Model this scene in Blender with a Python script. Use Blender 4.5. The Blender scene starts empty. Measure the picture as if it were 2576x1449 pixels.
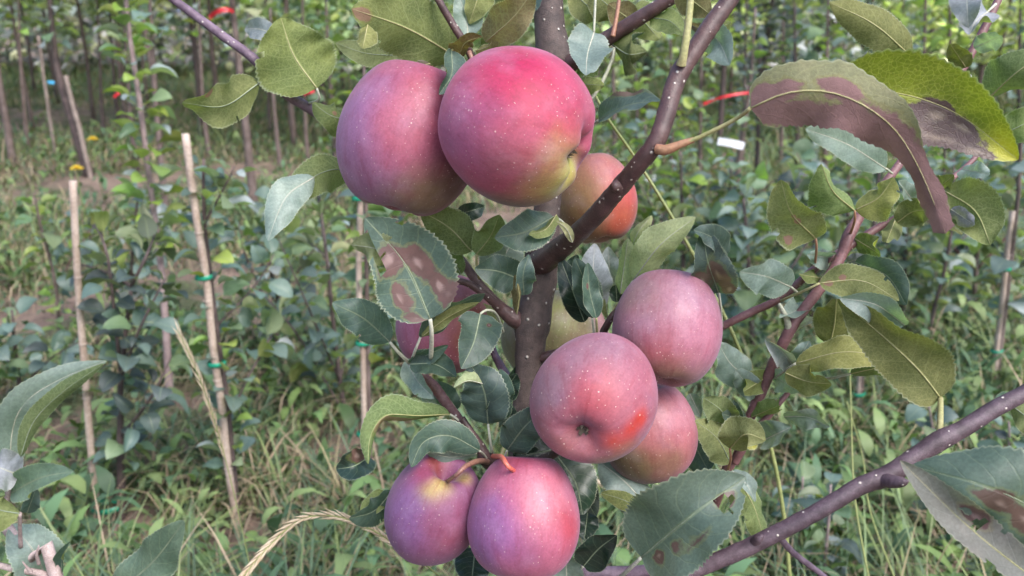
import bpy, math, random
import numpy as np
from mathutils import Vector, Matrix, Quaternion, noise
random.seed(7); RNG = np.random.default_rng(11)
sc = bpy.context.scene
COL = sc.collection

# ------------------------------------------------------------------ camera
FPX = 2143.0                      # focal length, in units of a 2576-wide frame
PITCH = math.radians(18.0)
CAM = Vector((0.0, 0.0, 0.80))
cd = bpy.data.cameras.new('camera'); cam = bpy.data.objects.new('camera', cd); COL.objects.link(cam)
cd.sensor_width = 36.0; cd.lens = 36.0 * FPX / 2576.0
cam.location = CAM; cam.rotation_euler = (math.pi / 2 - PITCH, 0, 0)
cd.clip_start = 0.02; cd.clip_end = 2000
cd.dof.use_dof = True; cd.dof.focus_distance = 0.46; cd.dof.aperture_fstop = 12.5
sc.camera = cam
# ------------------------------------------------------------------ world, sun, exposure
SUN_EL, SUN_AZ = math.radians(50), math.radians(142)     # azimuth clockwise from +Y
w = bpy.data.worlds.new('World'); sc.world = w; w.use_nodes = True
wn = w.node_tree.nodes; wl = w.node_tree.links
sky = wn.new('ShaderNodeTexSky'); sky.sky_type = 'NISHITA'; sky.sun_disc = False
sky.sun_elevation = SUN_EL; sky.sun_rotation = SUN_AZ
sky.air_density = 1.0; sky.dust_density = 2.5; sky.ozone_density = 1.0
wl.new(sky.outputs[0], wn['Background'].inputs[0]); wn['Background'].inputs[1].default_value = 0.13
sd = bpy.data.lights.new('sun', 'SUN'); sd.energy = 1.6; sd.angle = math.radians(32); sd.color = (1.0, 0.975, 0.945)
sun = bpy.data.objects.new('sun', sd); COL.objects.link(sun); sun.location = (3, -3, 5)
sdir = Vector((math.sin(SUN_AZ) * math.cos(SUN_EL), math.cos(SUN_AZ) * math.cos(SUN_EL), math.sin(SUN_EL)))
sun.rotation_euler = sdir.to_track_quat('Z', 'Y').to_euler()
sc.view_settings.view_transform = 'Standard'; sc.view_settings.look = 'None'
sc.view_settings.exposure = 1.5; sc.view_settings.gamma = 1.0
sc.render.engine = 'CYCLES'
sc.cycles.max_bounces = 5; sc.cycles.diffuse_bounces = 2; sc.cycles.glossy_bounces = 2
sc.cycles.transmission_bounces = 3; sc.cycles.transparent_max_bounces = 4
sc.cycles.use_denoising = True
sc.cycles.use_adaptive_sampling = True; sc.cycles.adaptive_threshold = 0.03; sc.cycles.use_light_tree = False; sc.cycles.caustics_reflective = False; sc.cycles.caustics_refractive = False

# ------------------------------------------------------------------ helpers
FWD = Vector((0, math.cos(PITCH), -math.sin(PITCH))); UPV = Vector((0, math.sin(PITCH), math.cos(PITCH))); RIGHT = Vector((1, 0, 0))
def P(x, y, d):
    return CAM + RIGHT * ((x - 1288) / FPX * d) + UPV * (-(y - 724.5) / FPX * d) + FWD * d
def G(x, y, z=0.0):
    v = RIGHT * ((x - 1288) / FPX) + UPV * (-(y - 724.5) / FPX) + FWD
    return CAM + v * ((z - CAM.z) / v.z)
def ray_y(x, y, Y):                    # the point seen at (x, y) that stands at world distance Y
    v = RIGHT * ((x - 1288) / FPX) + UPV * (-(y - 724.5) / FPX) + FWD
    return CAM + v * (Y / v.y)
def srgb(r, g, b, k=1.0):
    f = lambda c: (c / 255 / 12.92 if c <= 10 else ((c / 255 + 0.055) / 1.055) ** 2.4) * k
    return (f(r), f(g), f(b), 1.0)

def tag(o, label, cat, group=None, kind=None):
    if label: o['label'] = label
    if cat: o['category'] = cat
    if group: o['group'] = group
    if kind: o['kind'] = kind
    return o
def link(o, parent=None):
    COL.objects.link(o)
    if parent is not None: o.parent = parent
    return o
def empty(name, loc):
    o = bpy.data.objects.new(name, None); o.empty_display_size = 0.05; o.location = loc
    return link(o)
def mesh_obj(name, verts, faces, mat, parent=None, origin=None, smooth=True):
    """world-space vertices -> an object whose origin sits at `origin`"""
    o0 = Vector(origin) if origin is not None else Vector((0, 0, 0))
    me = bpy.data.meshes.new(name)
    me.from_pydata([tuple(Vector(v) - o0) for v in verts], [], faces)
    if smooth: me.polygons.foreach_set('use_smooth', [True] * len(me.polygons))
    mats = mat if isinstance(mat, (list, tuple)) else [mat]
    for m in mats: me.materials.append(m)
    ob = bpy.data.objects.new(name, me); link(ob, parent)
    ob.location = o0 - (world_of(parent) if parent is not None else Vector((0, 0, 0)))
    return ob
def world_of(o):
    v = Vector((0, 0, 0))
    while o is not None: v = v + o.location; o = o.parent
    return v

def spline(pts, n):
    """Catmull-Rom through pts (any tuple length), n samples"""
    p = np.array([tuple(q) for q in pts], float)
    if len(p) == 2:
        t = np.linspace(0, 1, n)[:, None]; return p[0] * (1 - t) + p[1] * t
    q = np.vstack([2 * p[0] - p[1], p, 2 * p[-1] - p[-2]])
    seg = np.linalg.norm(np.diff(p[:, :3], axis=0), axis=1); cum = np.concatenate([[0], np.cumsum(seg)]); out = []
    for s in np.linspace(0, cum[-1], n):
        i = min(max(np.searchsorted(cum, s) - 1, 0), len(seg) - 1)
        t = (s - cum[i]) / max(seg[i], 1e-9)
        a, b, c, d = q[i], q[i + 1], q[i + 2], q[i + 3]
        out.append(0.5 * ((2 * b) + (-a + c) * t + (2 * a - 5 * b + 4 * c - d) * t * t + (-a + 3 * b - 3 * c + d) * t ** 3))
    return np.array(out)

def tube_geo(pts, n=None, sides=10, rough=0.0, seed=0, cap=True, nodes=0.0):
    """pts: (x,y,z,r) -> verts, faces"""
    n = n or max(4, len(pts) * 5)
    s = spline(pts, n); V = []; F = []
    prev = None; cum = 0.0; rn = random.Random(seed); step = rn.uniform(.022, .03)
    for i in range(n):
        c = Vector(s[i, :3]); r = max(s[i, 3], 1e-5)
        if nodes:
            if i: cum += float(np.linalg.norm(s[i, :3] - s[i - 1, :3]))
            q = (cum % step - step * .5) / .003; r *= 1 + nodes * math.exp(-q * q)
        T = Vector(s[min(i + 1, n - 1), :3] - s[max(i - 1, 0), :3]).normalized()
        if prev is None:
            prev = T.orthogonal().normalized()
        X = (prev - T * prev.dot(T)).normalized(); Y = T.cross(X); prev = X
        for k in range(sides):
            a = 2 * math.pi * k / sides
            dv = X * math.cos(a) + Y * math.sin(a)
            rr = r
            if rough: rr *= 1 + rough * noise.noise((c + dv * r) * (0.9 / max(r, 1e-4)) + Vector((seed * 7.3, 0, 0)))
            V.append(c + dv * rr)
    for i in range(n - 1):
        for k in range(sides):
            a = i * sides + k; b = i * sides + (k + 1) % sides
            F.append((a, b, b + sides, a + sides))
    if cap:
        F.append(tuple(range(sides - 1, -1, -1))); F.append(tuple(range((n - 1) * sides, n * sides)))
    return V, F
def tube(name, pts, mat, parent=None, n=None, sides=10, rough=0.0, origin=None, seed=0, nodes=0.0):
    V, F = tube_geo(pts, n, sides, rough, seed, True, nodes)
    return mesh_obj(name, V, F, mat, parent, origin if origin is not None else pts[0][:3])
def pt(x, y, d, wpx):                 # a point of a branch: pixel, depth, apparent width
    p = P(x, y, d); return (p.x, p.y, p.z, wpx * 0.5 * d / FPX)

# ------------------------------------------------------------------ materials
def newmat(name):
    m = bpy.data.materials.new(name); m.use_nodes = True
    nt = m.node_tree; return m, nt, nt.nodes['Principled BSDF']
class N:
    def __init__(s, nt): s.nt = nt
    def new(s, t, **k):
        n = s.nt.nodes.new(t)
        for a, b in k.items(): setattr(n, a, b)
        return n
    def put(s, sock, v):
        if hasattr(v, 'is_output') or isinstance(v, bpy.types.NodeSocket): s.nt.links.new(v, sock)
        elif isinstance(v, (tuple, list)) and sock.type == 'RGBA': sock.default_value = v if len(v) == 4 else (*v, 1)
        else: sock.default_value = v
    def m(s, op, a, b=None, c=None, clamp=False):
        n = s.new('ShaderNodeMath', operation=op, use_clamp=clamp); s.put(n.inputs[0], a)
        if b is not None: s.put(n.inputs[1], b)
        if c is not None: s.put(n.inputs[2], c)
        return n.outputs[0]
    def mix(s, f, a, b, mode='MIX'):
        n = s.new('ShaderNodeMix', data_type='RGBA', blend_type=mode); s.put(n.inputs[0], f); s.put(n.inputs[6], a); s.put(n.inputs[7], b)
        return n.outputs[2]
    def mapr(s, v, a, b, c=0.0, d=1.0, smooth=True):
        n = s.new('ShaderNodeMapRange', interpolation_type='SMOOTHSTEP' if smooth else 'LINEAR')
        for i, q in enumerate((v, a, b, c, d)): s.put(n.inputs[i], q)
        return n.outputs[0]
    def noise(s, vec, scale, detail=3.0, rough=0.55, out=0):
        n = s.new('ShaderNodeTexNoise'); s.put(n.inputs['Vector'], vec); n.inputs['Scale'].default_value = scale
        n.inputs['Detail'].default_value = detail; n.inputs['Roughness'].default_value = rough
        return n.outputs[out]
    def voro(s, vec, scale, feature='F1', out='Distance'):
        n = s.new('ShaderNodeTexVoronoi', feature=feature); s.put(n.inputs['Vector'], vec); n.inputs['Scale'].default_value = scale
        return n.outputs[out]
    def bump(s, h, strength, dist):
        n = s.new('ShaderNodeBump'); n.inputs['Strength'].default_value = strength; n.inputs['Distance'].default_value = dist
        s.put(n.inputs['Height'], h); return n.outputs[0]

def leaf_mat(name, top, under, stain=(0.10, 0.055, 0.05), under_stain=(0.22, 0.13, 0.10), yellow=(0.36, 0.31, 0.03), rough_top=0.52,
             transl=0.3, far=False, vein_top=(0.22, 0.27, 0.17), vein_under=(0.40, 0.42, 0.22), vary=0.25, ret_top=0.10):
    m, nt, bs = newmat(name); n = N(nt)
    geo = n.new('ShaderNodeNewGeometry'); info = n.new('ShaderNodeObjectInfo'); uvn = n.new('ShaderNodeUVMap')
    back = geo.outputs['Backfacing']
    sep = n.new('ShaderNodeSeparateXYZ'); nt.links.new(uvn.outputs[0], sep.inputs[0])
    u = sep.outputs[0]; a = n.m('ABSOLUTE', n.m('MULTIPLY', n.m('SUBTRACT', sep.outputs[1], 0.5), 2.0))
    tc = n.new('ShaderNodeTexCoord'); oc = tc.outputs['Object']
    cb = n.mix(back, (*top, 1), (*under, 1))
    midrib = n.mapr(a, 0.06, 0.015)
    if not far:
        warp = n.noise(oc, 90.0, 2.0)
        ph = n.m('ADD', n.m('MULTIPLY', n.m('SUBTRACT', u, n.m('MULTIPLY', n.m('POWER', a, 1.3), 0.20)), 7.5), n.m('MULTIPLY', warp, 0.5))
        lat = n.mapr(n.m('MULTIPLY', n.m('ABSOLUTE', n.m('SUBTRACT', n.m('FRACT', ph), 0.5)), 2.0), 0.86, 0.99)
        ret = n.mapr(n.voro(oc, 430.0, 'DISTANCE_TO_EDGE'), 0.10, 0.0)
        vein = n.m('MAXIMUM', midrib, n.m('MAXIMUM', n.m('MULTIPLY', lat, 0.38), n.m('MULTIPLY', ret, n.m('ADD', n.m('MULTIPLY', back, 0.32 - ret_top), ret_top))))
        vc = n.mix(back, (*vein_top, 1), (*vein_under, 1))
        nz = n.noise(oc, 45.0, 3.0)
        cb = n.mix(n.mapr(nz, 0.3, 0.75), n.mix(1.0, cb, (0.72, 0.75, 0.72, 1), 'MULTIPLY'), n.mix(1.0, cb, (1.18, 1.12, 1.05, 1), 'MULTIPLY'))
        fine = n.noise(oc, 700.0, 2.0)
        cb = n.mix(0.35, cb, n.mix(1.0, cb, n.mapr(fine, 0.25, 0.8, 0.55, 1.4), 'MULTIPLY'))
        ya = n.new('ShaderNodeAttribute', attribute_name='yellow'); cb = n.mix(n.mapr(n.m('ADD', ya.outputs['Fac'], n.m('MULTIPLY', n.m('SUBTRACT', nz, 0.5), 0.4)), 0.1, 0.9), cb, (*yellow, 1))
        cb = n.mix(n.m('MULTIPLY', vein, 0.5), cb, vc)
        cb = n.mix(n.mapr(a, 0.93, 1.0, 0.0, 0.45), cb, (0.42, 0.45, 0.34, 1))
        st = n.new('ShaderNodeAttribute', attribute_name='stain')
        sf = n.mapr(n.m('ADD', st.outputs['Fac'], n.m('MULTIPLY', n.m('SUBTRACT', n.noise(oc, 130.0, 4.0, 0.65), 0.5), 0.9)), 0.47, 0.62)
        rim = n.mapr(n.m('ABSOLUTE', n.m('SUBTRACT', n.m('ADD', st.outputs['Fac'], n.m('MULTIPLY', n.m('SUBTRACT', n.noise(oc, 130.0, 4.0, 0.65), 0.5), 0.9)), 0.46)), 0.14, 0.02)
        cb = n.mix(n.m('MULTIPLY', rim, 0.22), cb, (0.24, 0.22, 0.05, 1))
        sc1 = n.mix(n.noise(oc, 120.0, 3.0), (*[c * 0.55 for c in stain], 1), (*[min(1, c * 1.6) for c in stain], 1))
        sc2 = n.mix(n.noise(oc, 110.0, 3.0), (*[c * 0.55 for c in under_stain], 1), (*[min(1, c * 1.5) for c in under_stain], 1))
        # older, paler centre of each dead patch
        core = n.mapr(n.m('ADD', st.outputs['Fac'], n.m('MULTIPLY', n.m('SUBTRACT', n.noise(oc, 75.0, 3.0), 0.5), 0.6)), 0.85, 1.15)
        sc1 = n.mix(n.m('MULTIPLY', core, 0.75), sc1, (0.30, 0.21, 0.20, 1))
        cb = n.mix(n.m('MULTIPLY', sf, 0.93), cb, n.mix(back, sc1, sc2))
        hgt = n.m('ADD', n.m('MULTIPLY', vein, -1.0), n.m('MULTIPLY', n.noise(oc, 160.0, 2.0), 1.1))
        nt.links.new(n.bump(hgt, 0.35, 0.0006), bs.inputs['Normal'])
    else:
        cb = n.mix(n.m('MULTIPLY', midrib, 0.4), cb, n.mix(back, (*vein_top, 1), (*vein_under, 1)))
    hs = n.new('ShaderNodeHueSaturation')
    rnd = info.outputs['Random']
    n.put(hs.inputs['Hue'], n.m('ADD', n.m('MULTIPLY', n.m('SUBTRACT', rnd, 0.5), -0.07 * vary * 4), 0.5))
    n.put(hs.inputs['Saturation'], n.m('ADD', 0.92, n.m('MULTIPLY', n.m('FRACT', n.m('MULTIPLY', rnd, 7.31)), 0.2)))
    n.put(hs.inputs['Value'], n.m('ADD', 1.0 - vary, n.m('MULTIPLY', n.m('FRACT', n.m('MULTIPLY', rnd, 13.7)), vary * 2)))
    n.put(hs.inputs['Color'], cb); cb = hs.outputs[0]
    n.put(bs.inputs['Base Color'], cb)
    n.put(bs.inputs['Roughness'], n.m('ADD', rough_top, n.m('MULTIPLY', back, 0.9 - rough_top - 0.08)))
    n.put(bs.inputs['Specular IOR Level'], n.m('SUBTRACT', 0.55, n.m('MULTIPLY', back, 0.35)))
    tr = n.new('ShaderNodeBsdfTranslucent'); n.put(tr.inputs[0], n.mix(1.0, cb, (1.5, 1.9, 0.7, 1), 'MULTIPLY'))
    mx = n.new('ShaderNodeMixShader'); mx.inputs[0].default_value = transl
    nt.links.new(bs.outputs[0], mx.inputs[1]); nt.links.new(tr.outputs[0], mx.inputs[2])
    nt.links.new(mx.outputs[0], nt.nodes['Material Output'].inputs[0])
    return m

OLIVE = (0.15, 0.18, 0.085)
LM = {
 'teal': leaf_mat('apple_leaf_teal', (0.062, 0.102, 0.092), OLIVE),
 'green': leaf_mat('apple_leaf_green', (0.065, 0.115, 0.070), (0.155, 0.19, 0.085), rough_top=0.5),
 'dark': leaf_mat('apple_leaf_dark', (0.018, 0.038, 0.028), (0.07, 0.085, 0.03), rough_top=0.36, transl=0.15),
 'pale': leaf_mat('apple_leaf_pale', (0.20, 0.26, 0.25), (0.17, 0.19, 0.075), rough_top=0.5, vein_top=(0.34, 0.38, 0.35)),
 'lilac': leaf_mat('apple_leaf_lilac', (0.26, 0.28, 0.33), (0.20, 0.21, 0.12), rough_top=0.55, vein_top=(0.36, 0.38, 0.42)),
 'taupe': leaf_mat('apple_leaf_taupe', (0.19, 0.19, 0.185), (0.20, 0.21, 0.12), rough_top=0.6, vein_top=(0.27, 0.27, 0.26)),
 'cream': leaf_mat('apple_leaf_cream', (0.12, 0.18, 0.10), (0.34, 0.36, 0.21), vein_under=(0.52, 0.52, 0.36)),
 'ylw': leaf_mat('apple_leaf_yellowing', (0.21, 0.235, 0.022), (0.165, 0.192, 0.08), yellow=(0.42, 0.36, 0.02), stain=(0.07, 0.034, 0.052), vein_top=(0.52, 0.48, 0.10), rough_top=0.5, transl=0.25, ret_top=0.7),
 'sick': leaf_mat('apple_leaf_dying', (0.20, 0.22, 0.03), (0.235, 0.25, 0.165), under_stain=(0.225, 0.14, 0.138), transl=0.2),
 'glauc': leaf_mat('apple_leaf_glaucous', (0.105, 0.155, 0.130), (0.19, 0.21, 0.12), rough_top=0.5),
 'brown': leaf_mat('apple_leaf_brown', (0.11, 0.085, 0.05), (0.17, 0.135, 0.075)),
}
BGL = {
 'blue': leaf_mat('sapling_leaf_blue', (0.105, 0.155, 0.138), (0.22, 0.25, 0.15), far=True, vary=0.3),
 'green': leaf_mat('sapling_leaf_green', (0.13, 0.185, 0.105), (0.20, 0.24, 0.09), far=True, vary=0.3),
 'lime': leaf_mat('sapling_leaf_lime', (0.19, 0.27, 0.06), (0.26, 0.32, 0.12), far=True, vary=0.2),
 'silver': leaf_mat('sapling_leaf_silver', (0.23, 0.27, 0.28), (0.24, 0.28, 0.21), far=True, vary=0.2),
 'plum': leaf_mat('sapling_leaf_plum', (0.07, 0.09, 0.10), (0.14, 0.16, 0.16), far=True, vary=0.3),
 'dark': leaf_mat('sapling_leaf_dark', (0.052, 0.074, 0.074), (0.13, 0.15, 0.11), far=True, vary=0.3),
}

def bark_mat(name, c1, c2, dots=0.0, dot_scale=130.0, dotcol=(0.55, 0.50, 0.45), rough=0.6, bump=0.4, streak=60.0):
    m, nt, bs = newmat(name); n = N(nt); tc = n.new('ShaderNodeTexCoord'); oc = tc.outputs['Object']
    f = n.noise(oc, streak, 5.0, 0.65); col = n.mix(n.mapr(f, 0.3, 0.72), (*c1, 1), (*c2, 1))
    f2 = n.noise(oc, streak * 12, 3.0); col = n.mix(0.5, col, n.mix(1.0, col, n.mapr(f2, 0.2, 0.8, 0.5, 1.5), 'MULTIPLY'))
    h = n.m('ADD', n.m('MULTIPLY', f, 0.7), n.m('MULTIPLY', f2, 0.4))
    if dots:
        d = n.voro(oc, dot_scale); cell = n.voro(oc, dot_scale, out='Color')
        sp = n.new('ShaderNodeSeparateColor'); nt.links.new(cell, sp.inputs[0])
        keep = n.m('LESS_THAN', sp.outputs[0], dots)
        dot = n.m('MULTIPLY', n.mapr(d, n.m('ADD', 0.14, n.m('MULTIPLY', sp.outputs[1], 0.14)), 0.07), keep)
        col = n.mix(dot, col, (*dotcol, 1)); h = n.m('ADD', h, dot)
    n.put(bs.inputs['Base Color'], col); bs.inputs['Roughness'].default_value = rough
    nt.links.new(n.bump(h, bump, 0.0012), bs.inputs['Normal'])
    return m
BK = {
 'trunk': bark_mat('apple_bark_trunk', (0.040, 0.027, 0.025), (0.088, 0.060, 0.053), 0.75, 170.0, rough=0.6, bump=1.0, streak=150.0),
 'branch': bark_mat('apple_bark_maroon', (0.050, 0.027, 0.028), (0.095, 0.052, 0.050), 0.6, 240.0, rough=0.45, bump=0.5, streak=120.0),
 'shoot': bark_mat('apple_bark_purple', (0.075, 0.045, 0.070), (0.17, 0.12, 0.16), 0.28, 260.0, rough=0.6, bump=0.5, streak=130.0),
 'red': bark_mat('apple_bark_red', (0.10, 0.042, 0.045), (0.19, 0.095, 0.10), 0.2, 260.0, rough=0.5, bump=0.25),
 'fuzzy': bark_mat('young_shoot_downy', (0.24, 0.18, 0.17), (0.40, 0.32, 0.31), rough=0.9, bump=0.3, streak=150.0),
 'petiole': bark_mat('petiole_green', (0.24, 0.24, 0.09), (0.36, 0.33, 0.17), rough=0.6, bump=0.15),
 'rib': bark_mat('leaf_midrib_green', (0.13, 0.17, 0.11), (0.22, 0.26, 0.17), rough=0.6, bump=0.15),
 'plum': bark_mat('apple_bark_plum', (0.045, 0.027, 0.036), (0.115, 0.078, 0.098), 0.28, 260.0, rough=0.55, bump=0.5, streak=130.0),
 'petred': bark_mat('petiole_red', (0.22, 0.085, 0.065), (0.32, 0.18, 0.10), rough=0.5, bump=0.15),
 'petpale': bark_mat('petiole_pale', (0.30, 0.32, 0.24), (0.45, 0.44, 0.36), rough=0.7, bump=0.15),
 'stemred': bark_mat('apple_stem_red', (0.42, 0.06, 0.06), (0.50, 0.16, 0.10), rough=0.45, bump=0.1),
 'stembrown': bark_mat('apple_stem_brown', (0.16, 0.07, 0.06), (0.30, 0.16, 0.11), rough=0.5, bump=0.2),
 'sapling': bark_mat('sapling_bark', (0.075, 0.052, 0.045), (0.155, 0.115, 0.105), rough=0.75, streak=40.0),
 'sapdark': bark_mat('sapling_bark_dark', (0.040, 0.028, 0.028), (0.10, 0.07, 0.065), rough=0.7, streak=40.0),
 'sappink': bark_mat('sapling_bark_pink', (0.17, 0.12, 0.12), (0.30, 0.23, 0.225), rough=0.75, streak=60.0),
 'bamboo': bark_mat('bamboo', (0.27, 0.20, 0.16), (0.42, 0.34, 0.29), rough=0.6, streak=25.0, bump=0.2),
 'oldcane': bark_mat('weathered_cane', (0.15, 0.115, 0.10), (0.27, 0.215, 0.19), rough=0.8, streak=25.0),
 'straw': bark_mat('dry_straw', (0.34, 0.26, 0.17), (0.50, 0.42, 0.31), rough=0.8, streak=120.0, bump=0.3),
 'culm': bark_mat('grass_culm', (0.16, 0.19, 0.06), (0.25, 0.27, 0.11), rough=0.55, streak=40.0, bump=0.1),
}
def plain(name, c, rough=0.6, k=0.25):
    m, nt, bs = newmat(name); n = N(nt); tc = n.new('ShaderNodeTexCoord')
    f = n.noise(tc.outputs['Object'], 60.0, 3.0)
    n.put(bs.inputs['Base Color'], n.mix(n.mapr(f, 0.3, 0.7), (*[q * (1 - k) for q in c], 1), (*[min(1, q * (1 + k)) for q in c], 1)))
    bs.inputs['Roughness'].default_value = rough; return m
MT = {'tie': plain('green_tape', (0.01, 0.20, 0.12), 0.35), 'ribbon': plain('red_ribbon', (0.50, 0.018, 0.03), 0.4),
      'tagw': plain('white_tag', (0.72, 0.74, 0.80), 0.5, 0.08), 'tagb': plain('blue_tag', (0.08, 0.42, 0.72), 0.4, 0.1),
      'violet': plain('violet_tape', (0.16, 0.09, 0.55), 0.35), 'petal': plain('yellow_petal', (0.75, 0.52, 0.02), 0.6, 0.1),
      'calyx': plain('calyx_dry', (0.07, 0.055, 0.04), 0.9), 'stalk': plain('flower_stalk', (0.12, 0.17, 0.05), 0.6)}
def vcol_mat(name, transl=0.25, rough=0.55):
    m, nt, bs = newmat(name); n = N(nt); at = n.new('ShaderNodeAttribute', attribute_name='tint')
    n.put(bs.inputs['Base Color'], at.outputs['Color']); bs.inputs['Roughness'].default_value = rough; bs.inputs['Specular IOR Level'].default_value = 0.3
    tr = n.new('ShaderNodeBsdfTranslucent'); n.put(tr.inputs[0], n.mix(1.0, at.outputs['Color'], (1.4, 1.5, 0.7, 1), 'MULTIPLY'))
    mx = n.new('ShaderNodeMixShader'); mx.inputs[0].default_value = transl
    nt.links.new(bs.outputs[0], mx.inputs[1]); nt.links.new(tr.outputs[0], mx.inputs[2]); nt.links.new(mx.outputs[0], nt.nodes['Material Output'].inputs[0])
    return m
M_GRASS = vcol_mat('grass_blades'); M_WEED = vcol_mat('weed_leaves', 0.25, 0.5); M_CROWN = vcol_mat('far_tree_leaves', 0.25, 0.5)


# ================================================================== SETTING
def ground_mat():
    m, nt, bs = newmat('soil_and_thatch'); n = N(nt); tc = n.new('ShaderNodeTexCoord'); oc = tc.outputs['Object']
    big = n.noise(oc, 1.6, 4.0, 0.6); med = n.noise(oc, 9.0, 5.0, 0.65); fine = n.noise(oc, 90.0, 5.0, 0.7)
    soil = n.mix(n.mapr(med, 0.3, 0.7), (0.15, 0.10, 0.078, 1), (0.32, 0.225, 0.18, 1))
    soil = n.mix(0.7, soil, n.mix(1.0, soil, n.mapr(fine, 0.25, 0.75, 0.45, 1.5), 'MULTIPLY'))
    green = n.mix(n.mapr(fine, 0.35, 0.65), (0.045, 0.055, 0.025, 1), (0.11, 0.125, 0.055, 1))
    n.put(bs.inputs['Base Color'], n.mix(n.mapr(n.m('ADD', big, n.m('MULTIPLY', n.m('SUBTRACT', med, 0.5), 0.5)), 0.50, 0.62), soil, green))
    bs.inputs['Roughness'].default_value = 0.95
    nt.links.new(n.bump(n.m('ADD', n.m('MULTIPLY', med, 2.0), fine), 0.9, 0.02), bs.inputs['Normal']); return m
gv = []; gf = []
gx = np.concatenate([[-600, -60, -20], np.linspace(-9, 9, 61), [20, 60, 600]]); gy = np.concatenate([[-40, -8, -2], np.linspace(0, 14, 71), [20, 40, 120, 800]])
for yy in gy:
    for xx in gx:
        z = 0.018 * noise.noise(Vector((xx * 1.7, yy * 1.7, 0))) - 0.012 if abs(xx) < 10 and 0 < yy < 15 else -0.03
        gv.append((xx, yy, z))
for i in range(len(gy) - 1):
    for j in range(len(gx) - 1):
        a = i * len(gx) + j; gf.append((a, a + 1, a + 1 + len(gx), a + len(gx)))
ground = mesh_obj('ground', gv, gf, ground_mat()); tag(ground, 'reddish brown nursery soil showing between the grass', 'ground', kind='structure')

# low hill at the end of the valley
hv, hf = [], []
hx = np.linspace(-500, 500, 61)
for i, xx in enumerate(hx):
    h = 26 + 16 * noise.noise(Vector((xx * 0.006, 3.1, 0))) + 6 * noise.noise(Vector((xx * 0.03, 8.0, 0)))
    hv += [(xx, 380, -2), (xx, 430, h), (xx, 600, -2)]
for i in range(60):
    a = 3 * i; hf += [(a, a + 3, a + 4, a + 1), (a + 1, a + 4, a + 5, a + 2)]
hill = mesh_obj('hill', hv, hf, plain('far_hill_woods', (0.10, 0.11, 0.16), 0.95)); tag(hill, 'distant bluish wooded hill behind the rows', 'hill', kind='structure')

def tri_mesh(name, V, T, tint, mat):
    me = bpy.data.meshes.new(name); V = np.ascontiguousarray(V, np.float32); T = np.ascontiguousarray(T, np.int32)
    me.vertices.add(len(V)); me.vertices.foreach_set('co', V.ravel())
    me.loops.add(T.size); me.loops.foreach_set('vertex_index', T.ravel())
    me.polygons.add(len(T)); me.polygons.foreach_set('loop_start', np.arange(0, T.size, 3, dtype=np.int32))
    me.polygons.foreach_set('use_smooth', np.ones(len(T), bool))
    me.update(calc_edges=True)
    at = me.attributes.new('tint', 'FLOAT_COLOR', 'POINT'); at.data.foreach_set('color', np.ascontiguousarray(np.hstack([tint, np.ones((len(tint), 1))]), np.float32).ravel())
    me.materials.append(mat); return me
def strips(base, h, az, lean, wid, colr, prof, roll=None):
    """blades: arrays -> verts (n,L,2,3), tris; prof = half-width at each level (last is the tip)"""
    n = len(h); L = len(prof); s = np.linspace(0, 1, L)
    d = np.stack([np.cos(az), np.sin(az), 0 * az], 1); ra = az + np.pi / 2 + (0 if roll is None else roll)
    sd_ = np.stack([np.cos(ra), np.sin(ra), 0.25 * np.sin(3 * ra)], 1)
    V = np.zeros((n, L, 2, 3))
    for k in range(L):
        hor = lean * s[k] ** 1.7; ver = s[k] * np.sqrt(np.clip(1 - (lean * 0.85 * s[k]) ** 2, 0.02, 1)) - np.clip(lean - 0.75, 0, 1) * s[k] ** 2.5 * 0.8
        c = base + d * (h * hor)[:, None]; c[:, 2] += h * ver
        off = sd_ * (wid * prof[k])[:, None]
        V[:, k, 0] = c - off; V[:, k, 1] = c + off
    idx = np.arange(n)[:, None] * (2 * L); T = []
    for k in range(L - 1):
        a = 2 * k
        T.append(idx + np.array([[a, a + 1, a + 3]])); T.append(idx + np.array([[a, a + 3, a + 2]]))
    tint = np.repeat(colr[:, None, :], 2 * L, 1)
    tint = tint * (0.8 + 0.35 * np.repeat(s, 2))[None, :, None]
    return V.reshape(-1, 3), np.vstack(T), tint.reshape(-1, 3)
SOIL = [(G(255, 1360), .13), (G(600, 1390), .10), (G(430, 745), 0.34), (G(560, 760), .25), (G(150, 1070), 0.20), (G(400, 1040), 0.16), (G(270, 1110), 0.12), (G(60, 830), 0.26), (G(470, 1085), 0.11), (G(900, 1130), 0.14), (G(1350, 560), 0.4), (G(250, 470), 0.55), (G(2300, 1430), 0.08), (G(1120, 1440), 0.09), (G(60, 300), 1.2), (G(2450, 1440), .08), (G(1930, 1290), .09), (G(560, 440), .5), (G(1060, 640), .3)]
def scatter(n, y0, y1, pw):
    Y = y0 + (y1 - y0) * RNG.random(n) ** pw; X = (RNG.random(n) * 2 - 1) * (0.72 * Y + 0.35)
    keep = np.ones(n, bool); low = np.ones(n)
    for c, r in SOIL:
        r *= .9
        dd = np.hypot(X - c.x, (Y - c.y)); keep &= ~((dd < r * (0.6 + 0.6 * RNG.random(n))) & (RNG.random(n) < 0.93)); low = np.minimum(low, np.clip(dd / (2.2 * r), .3, 1))
    nz = np.array([noise.noise(Vector((x * 2.6, y * 2.6, 4.0))) + .6 * noise.noise(Vector((x * 9, y * 9, 7.0))) for x, y in zip(X, Y)])
    return X, Y, keep, nz, low
PAL = np.array([(0.105, 0.150, 0.060), (0.080, 0.125, 0.068), (0.140, 0.180, 0.062), (0.066, 0.105, 0.060), (0.165, 0.195, 0.085), (0.28, 0.215, 0.14), (0.20, 0.17, 0.09)])
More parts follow.
